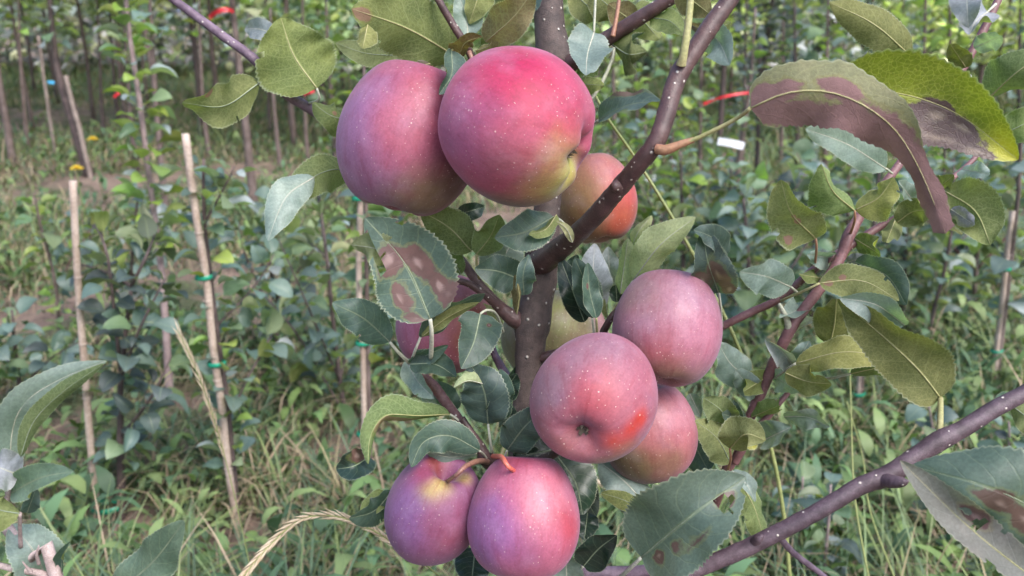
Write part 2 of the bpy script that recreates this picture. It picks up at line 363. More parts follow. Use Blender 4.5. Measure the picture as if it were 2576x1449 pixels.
def palette(n, p, nz=None):
    c = PAL[RNG.choice(len(PAL), n, p=p)]; return c * (0.7 + 0.6 * RNG.random((n, 1))) * np.array([1.30, 1.27, 1.40])
# grass
NB = 190000
X, Y, keep, nz, low = scatter(NB, 0.55, 13.0, 1.9); keep &= RNG.random(NB) < np.clip(0.70 + 0.9 * nz, 0.08, 1)
X, Y, nz, low = X[keep], Y[keep], nz[keep], low[keep]; n = len(X)
hh = (0.05 + 0.20 * RNG.random(n) ** 1.8) * (1 + 0.5 * nz) * low
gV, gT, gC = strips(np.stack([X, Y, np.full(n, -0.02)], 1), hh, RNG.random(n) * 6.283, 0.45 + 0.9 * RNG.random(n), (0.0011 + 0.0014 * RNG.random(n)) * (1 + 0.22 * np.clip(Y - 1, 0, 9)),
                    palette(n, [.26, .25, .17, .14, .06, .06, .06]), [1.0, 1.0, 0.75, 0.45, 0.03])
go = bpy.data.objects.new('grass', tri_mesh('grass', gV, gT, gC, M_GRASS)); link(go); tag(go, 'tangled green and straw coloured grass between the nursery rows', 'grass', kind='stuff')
# dead thatch lying flat
ND = 15000
X, Y, keep, nz, low = scatter(ND, 0.6, 10.0, 1.8); X, Y = X[keep], Y[keep]; n = len(X)
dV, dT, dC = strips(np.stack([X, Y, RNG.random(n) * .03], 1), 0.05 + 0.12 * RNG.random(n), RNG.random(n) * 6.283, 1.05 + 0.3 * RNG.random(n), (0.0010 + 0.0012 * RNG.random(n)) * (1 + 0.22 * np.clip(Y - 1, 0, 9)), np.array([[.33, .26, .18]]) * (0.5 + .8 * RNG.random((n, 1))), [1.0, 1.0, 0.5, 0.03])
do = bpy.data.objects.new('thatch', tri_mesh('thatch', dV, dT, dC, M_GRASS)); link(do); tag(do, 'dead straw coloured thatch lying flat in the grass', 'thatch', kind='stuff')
# broad-leaved weeds, in rosettes
NR = 8000
X, Y, keep, nz, low = scatter(NR, 0.7, 12.0, 1.7); keep &= RNG.random(NR) < np.clip(0.60 - 0.9 * nz, 0.15, 1)
X, Y = X[keep], Y[keep]; k = RNG.integers(6, 15, len(X)); rep = np.repeat(np.arange(len(X)), k); n = len(rep)
sz = (0.5 + 0.65 * RNG.random(len(X)))[rep]; rc = PAL[RNG.choice(5, len(X))][rep] * (0.55 + 0.75 * RNG.random((n, 1)))
B = np.stack([X[rep] + RNG.normal(0, 0.035, n), Y[rep] + RNG.normal(0, 0.035, n), RNG.random(n) ** 1.4 * 0.11 * sz], 1)
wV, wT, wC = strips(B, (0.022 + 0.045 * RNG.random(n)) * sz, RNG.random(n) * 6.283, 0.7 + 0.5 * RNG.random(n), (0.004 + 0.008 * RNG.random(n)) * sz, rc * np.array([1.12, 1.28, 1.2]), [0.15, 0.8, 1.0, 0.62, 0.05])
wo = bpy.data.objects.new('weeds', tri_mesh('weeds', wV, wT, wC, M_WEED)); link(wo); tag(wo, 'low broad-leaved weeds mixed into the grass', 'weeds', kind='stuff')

# ------------------------------------------------------------------ saplings
def bg_leaf_mesh(name, fold, curl, wr, seed):
    """unit leaf: base at origin, tip +Y, top +Z, with its petiole"""
    r = random.Random(seed); V = []; F = []; UV = []; nt_, nv = 8, 4
    tw = r.uniform(-0.35, 0.35)
    for i in range(nt_ + 1):
        t = i / nt_; y = 0.22 + 0.78 * t; z = 0.16 * math.sin(t * 1.6) - curl * t * t
        wdt = wr * (math.sin(math.pi * min(1, t ** 0.80)) ** 0.62 if 0 < t < 1 else 0.02)
        for j in range(nv + 1):
            v = j / nv * 2 - 1; rollv = tw * t
            x = v * wdt * math.cos(fold); zz = abs(v) * wdt * math.sin(fold) + 0.02 * math.sin(9 * t + 4 * v + seed)
            V.append((x * math.cos(rollv) - zz * math.sin(rollv), y - curl * 0.3 * t * t, z + zz * math.cos(rollv) + x * math.sin(rollv))); UV.append((t, v * .5 + .5))
    for i in range(nt_):
        for j in range(nv):
            a = i * (nv + 1) + j; F.append((a, a + 1, a + nv + 2, a + nv + 1))
    k = len(V)
    for (x, z) in ((-0.012, 0), (0.012, 0), (0, 0.02)):
        V.append((x, 0, z - .05)); UV.append((.5, .5)); V.append((x * .7, 0.235, z + 0.0)); UV.append((.5, .5))
    F += [(k, k + 2, k + 3, k + 1), (k + 2, k + 4, k + 5, k + 3), (k + 4, k, k + 1, k + 5)]
    me = bpy.data.meshes.new(name); me.from_pydata(V, [], F); uv = me.uv_layers.new(name='UVMap')
    for p in me.polygons:
        p.use_smooth = True
        for li in p.loop_indices: uv.data[li].uv = UV[me.loops[li].vertex_index]
    return me
LEAFM = {}
for kd, mm in BGL.items():
    LEAFM[kd] = []
    for q in range(4):
        me = bg_leaf_mesh('sapling_leaf', [0.25, 0.55, 0.1, 0.8][q], [0.25, 0.1, 0.5, 0.3][q], [0.27, 0.30, 0.33, 0.25][q], q * 5 + 1); me.materials.append(mm); LEAFM[kd].append(me)
def put_leaf(parent, root, p, dirv, nrm, size, kind):
    Yv = dirv.normalized(); Z = nrm - Yv * nrm.dot(Yv)
    Z = Z.normalized() if Z.length > 1e-4 else Yv.orthogonal().normalized()
    X = Yv.cross(Z)
    o = bpy.data.objects.new('leaf', random.choice(LEAFM[kind]))
    M = Matrix((X, Yv, Z)).transposed().to_4x4(); M.translation = Vector(p) - root
    o.parent = parent; o.matrix_basis = M @ Matrix.Diagonal((size * random.uniform(.85, 1.15), size, size, 1)); COL.objects.link(o)
    return o
def pick(kinds): return random.choices([k for k, _ in kinds], [w_ for _, w_ in kinds])[0]
def leafy(parent, root, pts, n, size, kinds, t0=0.0, t1=1.0, droop=0.15):
    s = spline(pts, 60); az = random.uniform(0, 6.28)
    for i in range(n):
        t = t0 + (t1 - t0) * (i + random.uniform(0.1, .9)) / n; k = min(58, int(t * 59)); p = Vector(s[k, :3]); T = Vector(s[k + 1, :3] - s[k, :3]).normalized()
        az += 2.4 + random.uniform(-.5, .5); X = T.orthogonal().normalized(); Yv = T.cross(X)
        out = X * math.cos(az) + Yv * math.sin(az)
        d = out + T * random.uniform(0.1, 0.8) + Vector((0, 0, -random.uniform(0, 2 * droop)))
        nr = (T * 0.7 + Vector((0, 0, 0.8)) - out * 0.2 + Vector((random.gauss(0, .55), random.gauss(0, .55), random.gauss(0, .4))))
        put_leaf(parent, root, p + out * s[k, 3], d, nr, size * random.choice([.55, .75, .9, 1., 1.1, 1.2]) * random.uniform(.9, 1.1) * (1 - 0.25 * max(0, t - .85) / .15), pick(kinds))
BLUE = [('blue', 6), ('green', 2.5), ('silver', .8), ('dark', .7)]; GREEN = [('green', 6), ('blue', 2), ('lime', 1), ('silver', 1)]
LIME = [('lime', 4), ('green', 4), ('silver', 1.6)]; PLUM = [('plum', 7), ('dark', 2), ('silver', .6)]
def r4(v, r): return (v.x, v.y, v.z, r)
def sapling(label, path, r0, bark, kinds, nl, size, t0=0.25, branches=(), group='young nursery saplings', t1=1.0):
    """path: world points from the ground up; branches: (points, number of leaves)"""
    root = empty('apple_sapling', path[0]); tag(root, label, 'sapling', group)
    m = len(path); pts = [r4(p, r0 * (1 - 0.6 * i / (m - 1))) for i, p in enumerate(path)]
    pts[0] = (path[0].x, path[0].y, path[0].z - 0.04, r0 * 1.15)
    tube('trunk', pts, BK[bark], root, n=16, sides=8, rough=0.12, origin=path[0])
    if nl: leafy(root, path[0], pts, int(nl * 1.75), size * .86, kinds, t0, t1)
    for bp, bn in branches:
        q = [r4(p, r0 * 0.45 * (1 - 0.6 * i / (len(bp) - 1))) for i, p in enumerate(bp)]
        tube('branch', q, BK['sapdark' if bark == 'sapdark' else 'red'], root, n=10, sides=6, origin=bp[0])
        leafy(root, path[0], q, int(bn * 1.75), size * .86, kinds, 0.12, 1.0)
    return root
def ring(name, c, rx, ry, h, mat, parent, tilt=0.0):
    V = []; F = []; k = 14
    for z, g in ((-h, 1.0), (-h * .5, 1.12), (h * .5, 1.12), (h, 1.0)):
        for i in range(k):
            a = 6.2832 * i / k; V.append(Vector(c) + Vector((rx * g * math.cos(a), ry * g * math.sin(a), z + tilt * math.cos(a))))
    for l in range(3):
        for i in range(k): F.append((l * k + i, l * k + (i + 1) % k, (l + 1) * k + (i + 1) % k, (l + 1) * k + i))
    return mesh_obj(name, V, F, mat, parent, c)
def stake(label, a, b, r, ties=(), group='bamboo stakes', mat='bamboo'):
    root = empty('bamboo_stake', a); tag(root, label, 'stake', group)
    n = 7; pts = []
    for i in range(n): 
        p = a.lerp(b, i / (n - 1)); pts.append((p.x + random.gauss(0, r * .25), p.y, p.z - (0.05 if i == 0 else 0), r * (1 - 0.12 * i / (n - 1))))
    tube('cane', pts, BK[mat], root, n=22, sides=10, origin=a)
    for i in range(1, 5):
        p = a.lerp(b, (i + random.uniform(-.2, .2)) / 5.2); ring('node', p, r * 1.02, r * 1.02, r * 0.22, BK[mat], root)
    for (p, rx, h) in ties: ring('tie', p, rx, rx * 0.75, h, MT['tie'], root, tilt=0.2 * h)
    return root
def up(x, y, Y): return ray_y(x, y, Y)
def rise(px):                         # (x, y) pixel list, first on the ground, the rest at the same distance
    b = G(*px[0]); return [b] + [up(x, y, b.y + 0.0) for x, y in px[1:]]
def off(p, dx=0, dy=0, dz=0): return Vector((p.x + dx, p.y + dy, p.z + dz))

# the row nearest the camera, left
b1 = G(240, 1292); p1 = rise([(298, 1290), (303, 1100), (305, 950), (330, 720)])
stake('short bamboo stake with bare cut top, leftmost of the near stakes', b1, up(180, 455, b1.y), 0.0062, [(off(up(266, 1278, b1.y), 0, 0.004), 0.024, 0.005)])
sapling('dark leafy sapling tied at its foot with green tape to the leftmost stake', p1, 0.0075, 'sapdark', [('blue', 5), ('dark', 4), ('green', 1.5)], 22, 0.062, 0.3,
        [([p1[2], up(270, 640, p1[0].y), up(238, 570, p1[0].y + .03)], 11), ([p1[3], up(280, 690, p1[0].y + .05), up(205, 665, p1[0].y + .06)], 10), ([p1[3], up(370, 640, p1[0].y), up(400, 560, p1[0].y + .1)], 12), ([p1[2], up(350, 830, p1[0].y - .05), up(415, 700, p1[0].y - .03)], 12), ([p1[1], up(380, 1000, p1[0].y - .04), up(430, 900, p1[0].y - .03)], 8)])
b2 = G(592, 1312); p2 = rise([(596, 1300), (575, 1050), (545, 820), (515, 560), (512, 400)])
stake('tall bamboo stake with pale cut top and two green ties', b2, up(470, 336, b2.y), 0.0064, [(up(512, 697, b2.y), 0.012, 0.0035), (up(545, 914, b2.y), 0.013, 0.0035)])
sapling('slim sapling tied to the tall bamboo stake with two green ties', p2, 0.0055, 'sapdark', [('blue', 6), ('green', 3), ('lime', 1), ('silver', 1)], 34, 0.058, 0.2,
        [([p2[2], up(640, 720, p2[0].y + .05), up(690, 640, p2[0].y + .06)], 10), ([p2[3], up(560, 480, p2[0].y), up(590, 420, p2[0].y)], 8), ([p2[1], up(650, 900, p2[0].y + .05), up(700, 820, p2[0].y + .1)], 10)])
b3 = G(917, 1240); p3 = rise([(930, 1235), (925, 900), (920, 500), (915, 120)])
stake('slim bamboo stake with three green ties beneath the purple apple', b3, up(905, 470, b3.y), 0.0052, [(up(905, 497, b3.y), 0.012, 0.0035), (up(913, 862, b3.y), 0.012, 0.0035), (up(916, 1090, b3.y), 0.012, 0.0035)])
sapling('sapling tied to the slim stake with three green ties', p3, 0.0055, 'sapling', GREEN, 26, 0.055, 0.35)
p4 = [G(425, 1010), *[up(x, y, G(425, 1010).y + .02) for x, y in ((408, 700), (385, 520), (350, 250), (322, 60), (312, -80))]]
sapling('tall pinkish sapling stem with paired pale leaves up its full height', p4, 0.0085, 'sappink', LIME, 48, 0.075, 0.42)
b5 = G(885, 1075); p5 = [b5, up(855, 960, b5.y), up(822, 650, b5.y), up(800, 480, b5.y + .05)]
sapling('branching blue-green sapling left of the slim stake', p5, 0.006, 'sapdark', BLUE, 24, 0.07, 0.25,
        [([p5[0], up(760, 860, b5.y), up(680, 760, b5.y + .05), up(610, 690, b5.y + .1)], 18), ([p5[1], up(770, 760, b5.y - .1), up(700, 600, b5.y - .1)], 16), ([p5[1], up(900, 760, b5.y + .15), up(960, 620, b5.y + .2)], 14), ([p5[2], up(760, 580, b5.y + .2), up(740, 480, b5.y + .25)], 12)])
b6 = G(60, 1060)
sapling('low blue-leaved sapling at the picture edge below the leftmost stake', [b6, up(40, 900, b6.y), up(30, 780, b6.y)], 0.006, 'sapdark', BLUE, 14, 0.075, 0.2,
        [([up(50, 980, b6.y), up(130, 900, b6.y - .05), up(200, 860, b6.y - .1)], 10), ([up(45, 930, b6.y), up(-30, 860, b6.y - .05), up(-60, 800, b6.y)], 8)])
b7 = G(150, 900); sapling('small sapling with a lime green tip left of the leftmost stake', [b7, up(140, 720, b7.y), up(100, 560, b7.y), up(88, 490, b7.y)], 0.005, 'sapling', [('lime', 4), ('blue', 2), ('green', 3)], 22, 0.06, 0.3,
        [([up(140, 720, b7.y), up(200, 620, b7.y), up(240, 560, b7.y + .05)], 9)])
b8 = G(700, 930); sapling('bushy sapling filling the gap right of the tall stake', [b8, up(690, 760, b8.y), up(680, 600, b8.y), up(700, 470, b8.y)], 0.006, 'sapdark', BLUE, 30, 0.075, 0.2,
        [([up(690, 800, b8.y), up(620, 650, b8.y), up(600, 560, b8.y)], 12), ([up(690, 760, b8.y), up(780, 640, b8.y), up(830, 560, b8.y)], 14)])
b9 = G(330, 830); sapling('spreading sapling behind the leftmost stake', [b9, up(330, 700, b9.y), up(340, 560, b9.y), up(350, 470, b9.y)], 0.006, 'sapdark', BLUE, 24, 0.08, 0.2,
        [([up(330, 740, b9.y), up(250, 640, b9.y), up(200, 540, b9.y)], 12), ([up(330, 700, b9.y), up(420, 600, b9.y), up(480, 540, b9.y)], 12)])
b10 = G(1010, 960); sapling('green sapling seen under the purple apple beside the slim stake', [b10, up(1005, 800, b10.y), up(1000, 600, b10.y), up(990, 480, b10.y)], 0.006, 'sapling', GREEN, 34, 0.075, 0.15,
        [([up(1005, 800, b10.y), up(960, 700, b10.y), up(930, 620, b10.y)], 10)])
# tall bare-stemmed trees of the rows behind, left
def tall(label, px, r, bark='sapling', kinds=GREEN, nl=10, t0=0.75, size=0.09, dY=0.0, t1=1.0):
    b = G(*px[0]); path = [b] + [up(x, y, b.y) for x, y in px[1:]]
    return sapling(label, path, r, bark, kinds, nl, size, t0, t1=t1)
tall('straight brown tree stem carrying a red ribbon near its top', [(642, 560), (625, 380), (605, 200), (580, -40), (570, -200)], 0.019, nl=16, t0=.62)
tall('dark tree stem with a pale cane, thickest at upper left', [(224, 436), (190, 330), (150, 200), (130, 60), (120, -120)], 0.027, 'sapdark', nl=26, t0=.62, size=.11)
tall('grey brown stem at the extreme left edge', [(34, 418), (15, 300), (-5, 170), (-15, 0)], 0.022, nl=10)
stake('thin weathered cane standing between the two left edge stems', G(138, 388), up(96, 90, G(138, 388).y), 0.010, mat='oldcane')
stake('pale cane leaning against the dark thick stem', G(228, 440), up(165, 190, G(228, 440).y), 0.012, mat='oldcane')
tall('brown stem directly behind the pinkish sapling', [(420, 618), (412, 480), (395, 300), (380, 60), (370, -100)], 0.013, nl=14, t0=.7)
for (lab, px, r) in (('thin far stem just right of the thick dark stem', [(300, 332), (290, 230), (280, 100), (275, -40)], .016), ('thin far stem with red leaves at its foot', [(262, 345), (255, 250), (250, 120), (240, -60)], .014),
                     ('slender stem midway between the pinkish sapling and the ribbon stem', [(505, 345), (497, 200), (490, 40), (488, -80)], .017), ('slender stem close left of the ribbon stem', [(527, 398), (515, 300), (505, 160), (500, -60)], .015),
                     ('grey stem below the upper left purple branch', [(707, 430), (695, 330), (685, 200), (680, 20)], .014), ('thin stem with a red flag behind the round yellow leaf', [(775, 410), (768, 300), (765, 200), (760, -40)], .012),
                     ('far stem showing between the purple branch and ribbon stem', [(680, 350), (676, 250), (670, 100), (668, -60)], .016), ('weathered stem left of the pinkish sapling', [(345, 420), (330, 320), (322, 200), (310, 20)], .014), ('thin stem close to the picture edge at upper left', [(70, 380), (60, 260), (50, 120), (45, -60)], .014)):
    tall(lab, px, r, random.choice(['sapling', 'sapling', 'sapdark']), nl=9, t0=.7, size=.1)
# right hand side
br = G(1852, 600); sapling('sapling stem bearing a white paper tag', [br, up(1856, 440, br.y), up(1872, 320, br.y), up(1890, 180, br.y), up(1900, 20, br.y)], 0.011, 'sapling', BLUE, 20, 0.08, 0.45)
stake('weathered cane behind the white paper tag', off(G(1846, 560), 0, .06), up(1884, 215, G(1846, 560).y), 0.009, mat='oldcane')
br = G(1905, 520); sapling('dark stem right of the white paper tag', [br, up(1905, 400, br.y), up(1908, 300, br.y), up(1912, 100, br.y)], 0.013, 'sapdark', PLUM, 16, 0.09, 0.5)
b = G(2496, 1012); stake('thin cane with green ties at the right edge', off(b, -.004), up(2548, 530, b.y), 0.0062, [(up(2530, 676, b.y), .011, .0035), (up(2507, 882, b.y), .012, .0035), (up(2500, 960, b.y), .012, .003)])
sapling('sapling tied to the thin cane at the right edge', [off(b, .012, .01), up(2512, 900, b.y), up(2540, 680, b.y), up(2562, 480, b.y), up(2570, 300, b.y)], 0.0075, 'sapling', BLUE, 26, 0.075, 0.35)
b = G(2158, 1078); stake('short cane with one green tie below the right hand leaves', off(b, -.006), up(2180, 800, b.y), 0.0062, [(up(2160, 990, b.y), .012, .0035)])
sapling('sapling tied to the short cane with one green tie', [b, up(2165, 960, b.y), up(2180, 800, b.y), up(2200, 560, b.y), up(2215, 400, b.y)], 0.0075, 'sapdark', BLUE, 32, 0.075, 0.3)
b = G(2335, 900); sapling('thin dark stem under the hanging brown leaf tip', [b, up(2345, 800, b.y), up(2375, 680, b.y), up(2395, 560, b.y), up(2400, 400, b.y)], 0.006, 'sapdark', BLUE, 26, 0.075, 0.3)
for (lab, px, kinds, nl) in (('bushy sapling behind the right hand pink apple', [(1900, 960), (1890, 800), (1880, 620), (1870, 500)], BLUE, 40), ('sapling with blue tags under the drooping blotched leaf', [(1830, 790), (1832, 640), (1835, 520), (1840, 400)], BLUE, 36),
        ('leafy sapling behind the crossing red shoots', [(2040, 850), (2045, 700), (2050, 560), (2060, 420)], BLUE, 42), ('dense sapling left of the hanging brown leaf tip', [(2270, 840), (2275, 700), (2280, 560), (2290, 380)], BLUE, 42),
        ('leafy sapling right of the hanging brown leaf tip', [(2450, 820), (2455, 680), (2460, 540), (2470, 380)], BLUE, 40), ('sapling behind the long green grass stem', [(1720, 800), (1718, 640), (1715, 500), (1712, 380)], GREEN, 34),
        ('green sapling beside the small orange tinted apple', [(1640, 700), (1640, 560), (1635, 420), (1620, 300)], GREEN, 34), ('pale leaved sapling between trunk and long bare branch', [(1598, 640), (1600, 420), (1602, 250), (1592, 120)], LIME, 26),
        ('blue leaved sapling behind the pale curled leaf', [(2130, 720), (2132, 560), (2135, 420), (2140, 260)], BLUE, 36), ('far sapling below the large yellowing leaf', [(2370, 700), (2372, 560), (2375, 420), (2380, 300)], BLUE, 34)):
    b = G(*px[0]); mid = b.y
    path = [b] + [up(x, y, mid) for x, y in px[1:]]; side = random.choice([-1, 1])
    sapling(lab, path, 0.0075, random.choice(['sapdark', 'sapling']), kinds, nl, 0.085, 0.12,
            [([path[1], off(path[1], .10 * side, random.uniform(-.05, .1), .10), off(path[1], .2 * side, random.uniform(-.1, .15), .22)], 10), ([path[1], off(path[1], -.08 * side, 0.0, .12), off(path[1], -.16 * side, .05, .25)], 9)])
# lime-topped saplings, upper right, and plum-leaved ones
for (lab, px, kinds, nl, sz) in (('lime leaved sapling left of the yellowing leaf', [(2075, 560), (2078, 300), (2080, 150), (2085, -60)], LIME, 44, .095), ('lime leaved sapling showing between the two right hand shoots', [(2310, 560), (2320, 300), (2325, 120), (2330, -60)], [('lime', 6), ('green', 2), ('silver', 1)], 44, .09),
        ('lime leaved sapling close behind the upper right shoot', [(2395, 520), (2392, 300), (2390, 120), (2388, -80)], [('lime', 5), ('green', 3)], 40, .09), ('bluish sapling left of the lime leaved ones', [(2010, 540), (2005, 300), (2000, 120), (1998, -40)], BLUE, 36, .095),
        ('plum leaved sapling at the top, left of the pair', [(1868, 440), (1872, 260), (1876, 100), (1880, -120)], PLUM, 60, .105), ('plum leaved sapling at the top, right of the pair', [(1965, 430), (1968, 260), (1970, 100), (1972, -120)], PLUM, 60, .105),
        ('silvery green sapling above the small red ribbon', [(1760, 470), (1762, 300), (1764, 120), (1768, -60)], GREEN, 36, .095), ('leafy sapling in the upper gap beside the trunk', [(1690, 480), (1690, 300), (1688, 160), (1684, 0)], GREEN, 32, .09),
        ('sapling with fresh leaves behind the purple branch', [(850, 520), (838, 300), (825, 120), (818, -60)], [('lime', 3), ('green', 4), ('blue', 1)], 34, .095), ('leafy sapling over the purple apple', [(1010, 560), (985, 300), (965, 120), (950, -60)], GREEN, 30, .09),
        ('sapling with pale leaves at the far right edge', [(2560, 520), (2562, 300), (2565, 120), (2568, -60)], BLUE, 34, .095), ('greyish sapling seen between trunk and small ribbon', [(1545, 520), (1545, 300), (1540, 120), (1535, -60)], GREEN, 26, .09)):
    b = G(*px[0]); sapling(lab, [b] + [up(x, y, b.y) for x, y in px[1:]], 0.011, random.choice(['sapling', 'sapling', 'sapdark']), kinds, nl, sz, 0.25)

# ------------------------------------------------------------------ far rows: trees with a trunk and a crown of small leaves
def crown_mesh(name, seed, n, h0, h1, rad, cols, size):
    r = np.random.default_rng(seed); t = r.random(n); z = h0 + (h1 - h0) * t
    rr = rad * (0.35 + 0.75 * np.sin(np.pi * np.clip(t, 0.02, 1) ** 0.8)) * np.sqrt(r.random(n)) ; a = r.random(n) * 6.283
    k = r.integers(0, 14, n); ca = (k * 2.4); cr = rad * 0.5                         # gather leaves round leafy shoots
    x = rr * np.cos(a) * .7 + cr * np.cos(ca) * np.sin(np.pi * t) ; y = rr * np.sin(a) * .7 + cr * np.sin(ca) * np.sin(np.pi * t)
    c = np.array(cols)[r.integers(0, len(cols), n)] * (0.6 + 0.8 * r.random((n, 1))) * np.array([3.6, 3.1, 3.4])
    V, T, C = strips(np.stack([x, y, z], 1), size * (0.7 + 0.6 * r.random(n)), r.random(n) * 6.283, 0.75 + 0.45 * r.random(n), size * (0.22 + 0.12 * r.random(n)), c, [0.2, 1.0, 0.8, 0.05], roll=r.normal(0, .7, n))
    return tri_mesh(name, V, T, C, M_CROWN)
CG = [(0.075, 0.12, 0.05), (0.10, 0.155, 0.06), (0.06, 0.10, 0.065), (0.17, 0.21, 0.12)]
CB = [(0.05, 0.085, 0.07), (0.075, 0.11, 0.09), (0.15, 0.18, 0.17)]
CL = [(0.16, 0.23, 0.06), (0.12, 0.18, 0.05), (0.22, 0.26, 0.15)]
CD = [(0.035, 0.05, 0.045), (0.05, 0.065, 0.06), (0.09, 0.105, 0.10)]
CROWNS = {'g': [crown_mesh('crown', 1 + i, 560, 0.3, 2.2, 0.34, CG, .085) for i in range(3)], 'b': [crown_mesh('crown', 10 + i, 420, 0.3, 2.1, 0.30, CB, .085) for i in range(3)],
          'l': [crown_mesh('crown', 20 + i, 360, 0.4, 2.1, 0.28, CL, .085) for i in range(2)], 'd': [crown_mesh('crown', 30 + i, 520, 0.5, 2.3, 0.32, CD, .09) for i in range(2)],
          't': [crown_mesh('crown', 40 + i, 560, 0.9, 2.6, 0.46, CG, .10) for i in range(3)]}
V0, F0 = tube_geo([(0, 0, -.05, .017), (.01, 0, .5, .014), (-.01, .01, 1.1, .011), (.01, 0, 2.0, .004)], 12, 7, 0.1)
TRM = []
for bk in ('sapling', 'sapdark', 'sapling'):
    me = bpy.data.meshes.new('far_trunk'); me.from_pydata(V0, [], F0); me.materials.append(BK[bk]); me.polygons.foreach_set('use_smooth', [True] * len(me.polygons)); TRM.append(me)
def far_tree(x, y, kind, label, group, s=1.0):
    root = empty('nursery_tree', (x, y, 0)); tag(root, label, 'tree', group); root.rotation_euler = (random.gauss(0, .03), random.gauss(0, .03), random.uniform(0, 6.28)); root.scale = (s, s, s * random.uniform(.9, 1.1))
    link(bpy.data.objects.new('trunk', random.choice(TRM)), root); c = link(bpy.data.objects.new('crown', random.choice(CROWNS[kind])), root); c['kind'] = 'stuff'
rowlab = {'t': 'bare stemmed green tree in the far rows at upper left', 'b': 'blue-green leafy tree in the far rows at upper right', 'g': 'green leafy tree in the far rows behind the apples', 'l': 'lime green tree in the far rows at upper right', 'd': 'plum dark tree in the far rows at upper right'}
for Yr in (5.0, 5.9, 6.8, 7.8, 8.9):
    xx = -0.75 * Yr + random.uniform(0, .3)
    while xx < 0.75 * Yr:
        u = xx / Yr
        kd = 't' if u < -0.28 else ('g' if u < 0.12 else ('d' if 0.24 < u < 0.36 and Yr < 7.5 else random.choice(['b', 'l', 'l', 'g'])))
        far_tree(xx, Yr + random.gauss(0, .08), kd, rowlab[kd], rowlab[kd].replace(' tree ', ' trees ') , random.uniform(.85, 1.2)); xx += random.uniform(.5, .75) * (1.0 if u > -.28 else 1.25)
# closed mass of foliage further off
def mass(name, label, y0, y1, n, hmin, hmax, cols, size, seed):
    r = np.random.default_rng(seed); Yv = y0 + (y1 - y0) * r.random(n); Xv = (r.random(n) * 2 - 1) * (0.8 * Yv + 2)
    top = hmin + (hmax - hmin) * np.array([0.5 + 0.9 * noise.noise(Vector((x * .8, y * .8, seed))) for x, y in zip(Xv, Yv)])
    z = top * r.random(n) ** .7; c = np.array(cols)[r.integers(0, len(cols), n)] * (0.55 + 0.8 * r.random((n, 1))) * np.array([4.6, 3.7, 4.2])
    V, T, C = strips(np.stack([Xv, Yv, z], 1), size * (0.7 + 0.6 * r.random(n)), r.random(n) * 6.283, 0.75 + 0.45 * r.random(n), size * (0.25 + 0.15 * r.random(n)), c, [0.2, 1.0, 0.8, 0.05], roll=r.normal(0, .7, n))
    o = bpy.data.objects.new(name, tri_mesh(name, V, T, C, M_CROWN)); link(o); tag(o, label, 'treeline', kind='stuff')
mass('treeline', 'continuous dark mass of foliage closing the far end of the rows', 10.5, 16.0, 36000, 1.2, 2.7, CG + CB + CD, .16, 5)

# ------------------------------------------------------------------ ribbons, tags, flowers, grass stalks
def strip_obj(name, pts, wid, mat, label, cat, thick=0.0008, up_=Vector((0, 0, 1)), tw=0.5):
    s = spline([tuple(p) for p in pts], 14); V = []; F = []
    for i in range(14):
        c = Vector(s[i]); T = Vector(s[min(13, i + 1)] - s[max(0, i - 1)]).normalized(); S = (up_ - T * up_.dot(T)).normalized(); Nn = T.cross(S)
        S = (S + Nn * tw * math.sin(i * .5)).normalized()
        for a, b in ((1, 1), (1, -1), (-1, -1), (-1, 1)): V.append(c + S * (a * wid / 2) + Nn * (b * thick / 2))
    for i in range(13):
        for k in range(4): a = 4 * i + k; b = 4 * i + (k + 1) % 4; F.append((a, b, b + 4, a + 4))
    F += [(3, 2, 1, 0), (52, 53, 54, 55)]
    o = mesh_obj(name, V, F, mat, None, pts[0], smooth=False); return tag(o, label, cat)
Yr = G(642, 560).y - .03
strip_obj('ribbon', [up(588, 28, Yr), up(570, 24, Yr - .03), up(548, 28, Yr - .03), up(526, 45, Yr)], .016, MT['ribbon'], 'arched red ribbon tied to the straight brown stem at upper left', 'ribbon')
Yr = G(1852, 600).y - .2
strip_obj('ribbon', [up(1884, 233, Yr), up(1845, 238, Yr), up(1805, 248, Yr), up(1770, 262, Yr)], .009, MT['ribbon'], 'straight red ribbon pointing left beside the big curled leaf', 'ribbon')
Yr = G(775, 410).y - .03
strip_obj('ribbon', [up(790, 228, Yr), up(778, 232, Yr), up(764, 236, Yr)], .018, MT['ribbon'], 'small red flag below the round yellow-green leaf', 'ribbon')
Yr = G(345, 420).y - .03
strip_obj('ribbon', [up(305, 231, Yr), up(297, 236, Yr), up(286, 244, Yr)], .014, MT['ribbon'], 'tiny red scrap at the left of the pinkish sapling', 'ribbon')
Yr = G(1852, 600).y - .06
strip_obj('paper_tag', [up(1806, 355, Yr), up(1826, 358, Yr), up(1848, 362, Yr), up(1871, 368, Yr)], .026, MT['tagw'], 'white paper tag on a sapling stem right of the long bare branch', 'tag', tw=0.1)
Yr = G(1720, 700).y
strip_obj('paper_tag', [up(1605, 452, Yr), up(1620, 448, Yr), up(1650, 447, Yr)], .018, MT['tagw'], 'small white tag just right of the small orange tinted apple', 'tag', tw=0.1)
Yr = G(1830, 790).y - .03
strip_obj('plastic_tag', [up(1818, 546, Yr), up(1819, 560, Yr), up(1820, 574, Yr)], .012, MT['tagb'], 'upper bright blue plastic tag right of the pale leaf', 'tag', tw=0.1, up_=Vector((1, 0, 0)))
strip_obj('plastic_tag', [up(1817, 584, Yr), up(1820, 590, Yr), up(1822, 597, Yr)], .013, MT['tagb'], 'lower bright blue plastic tag, squarer than the one above', 'tag', tw=0.1, up_=Vector((1, 0, 0)))
Yr = G(138, 388).y
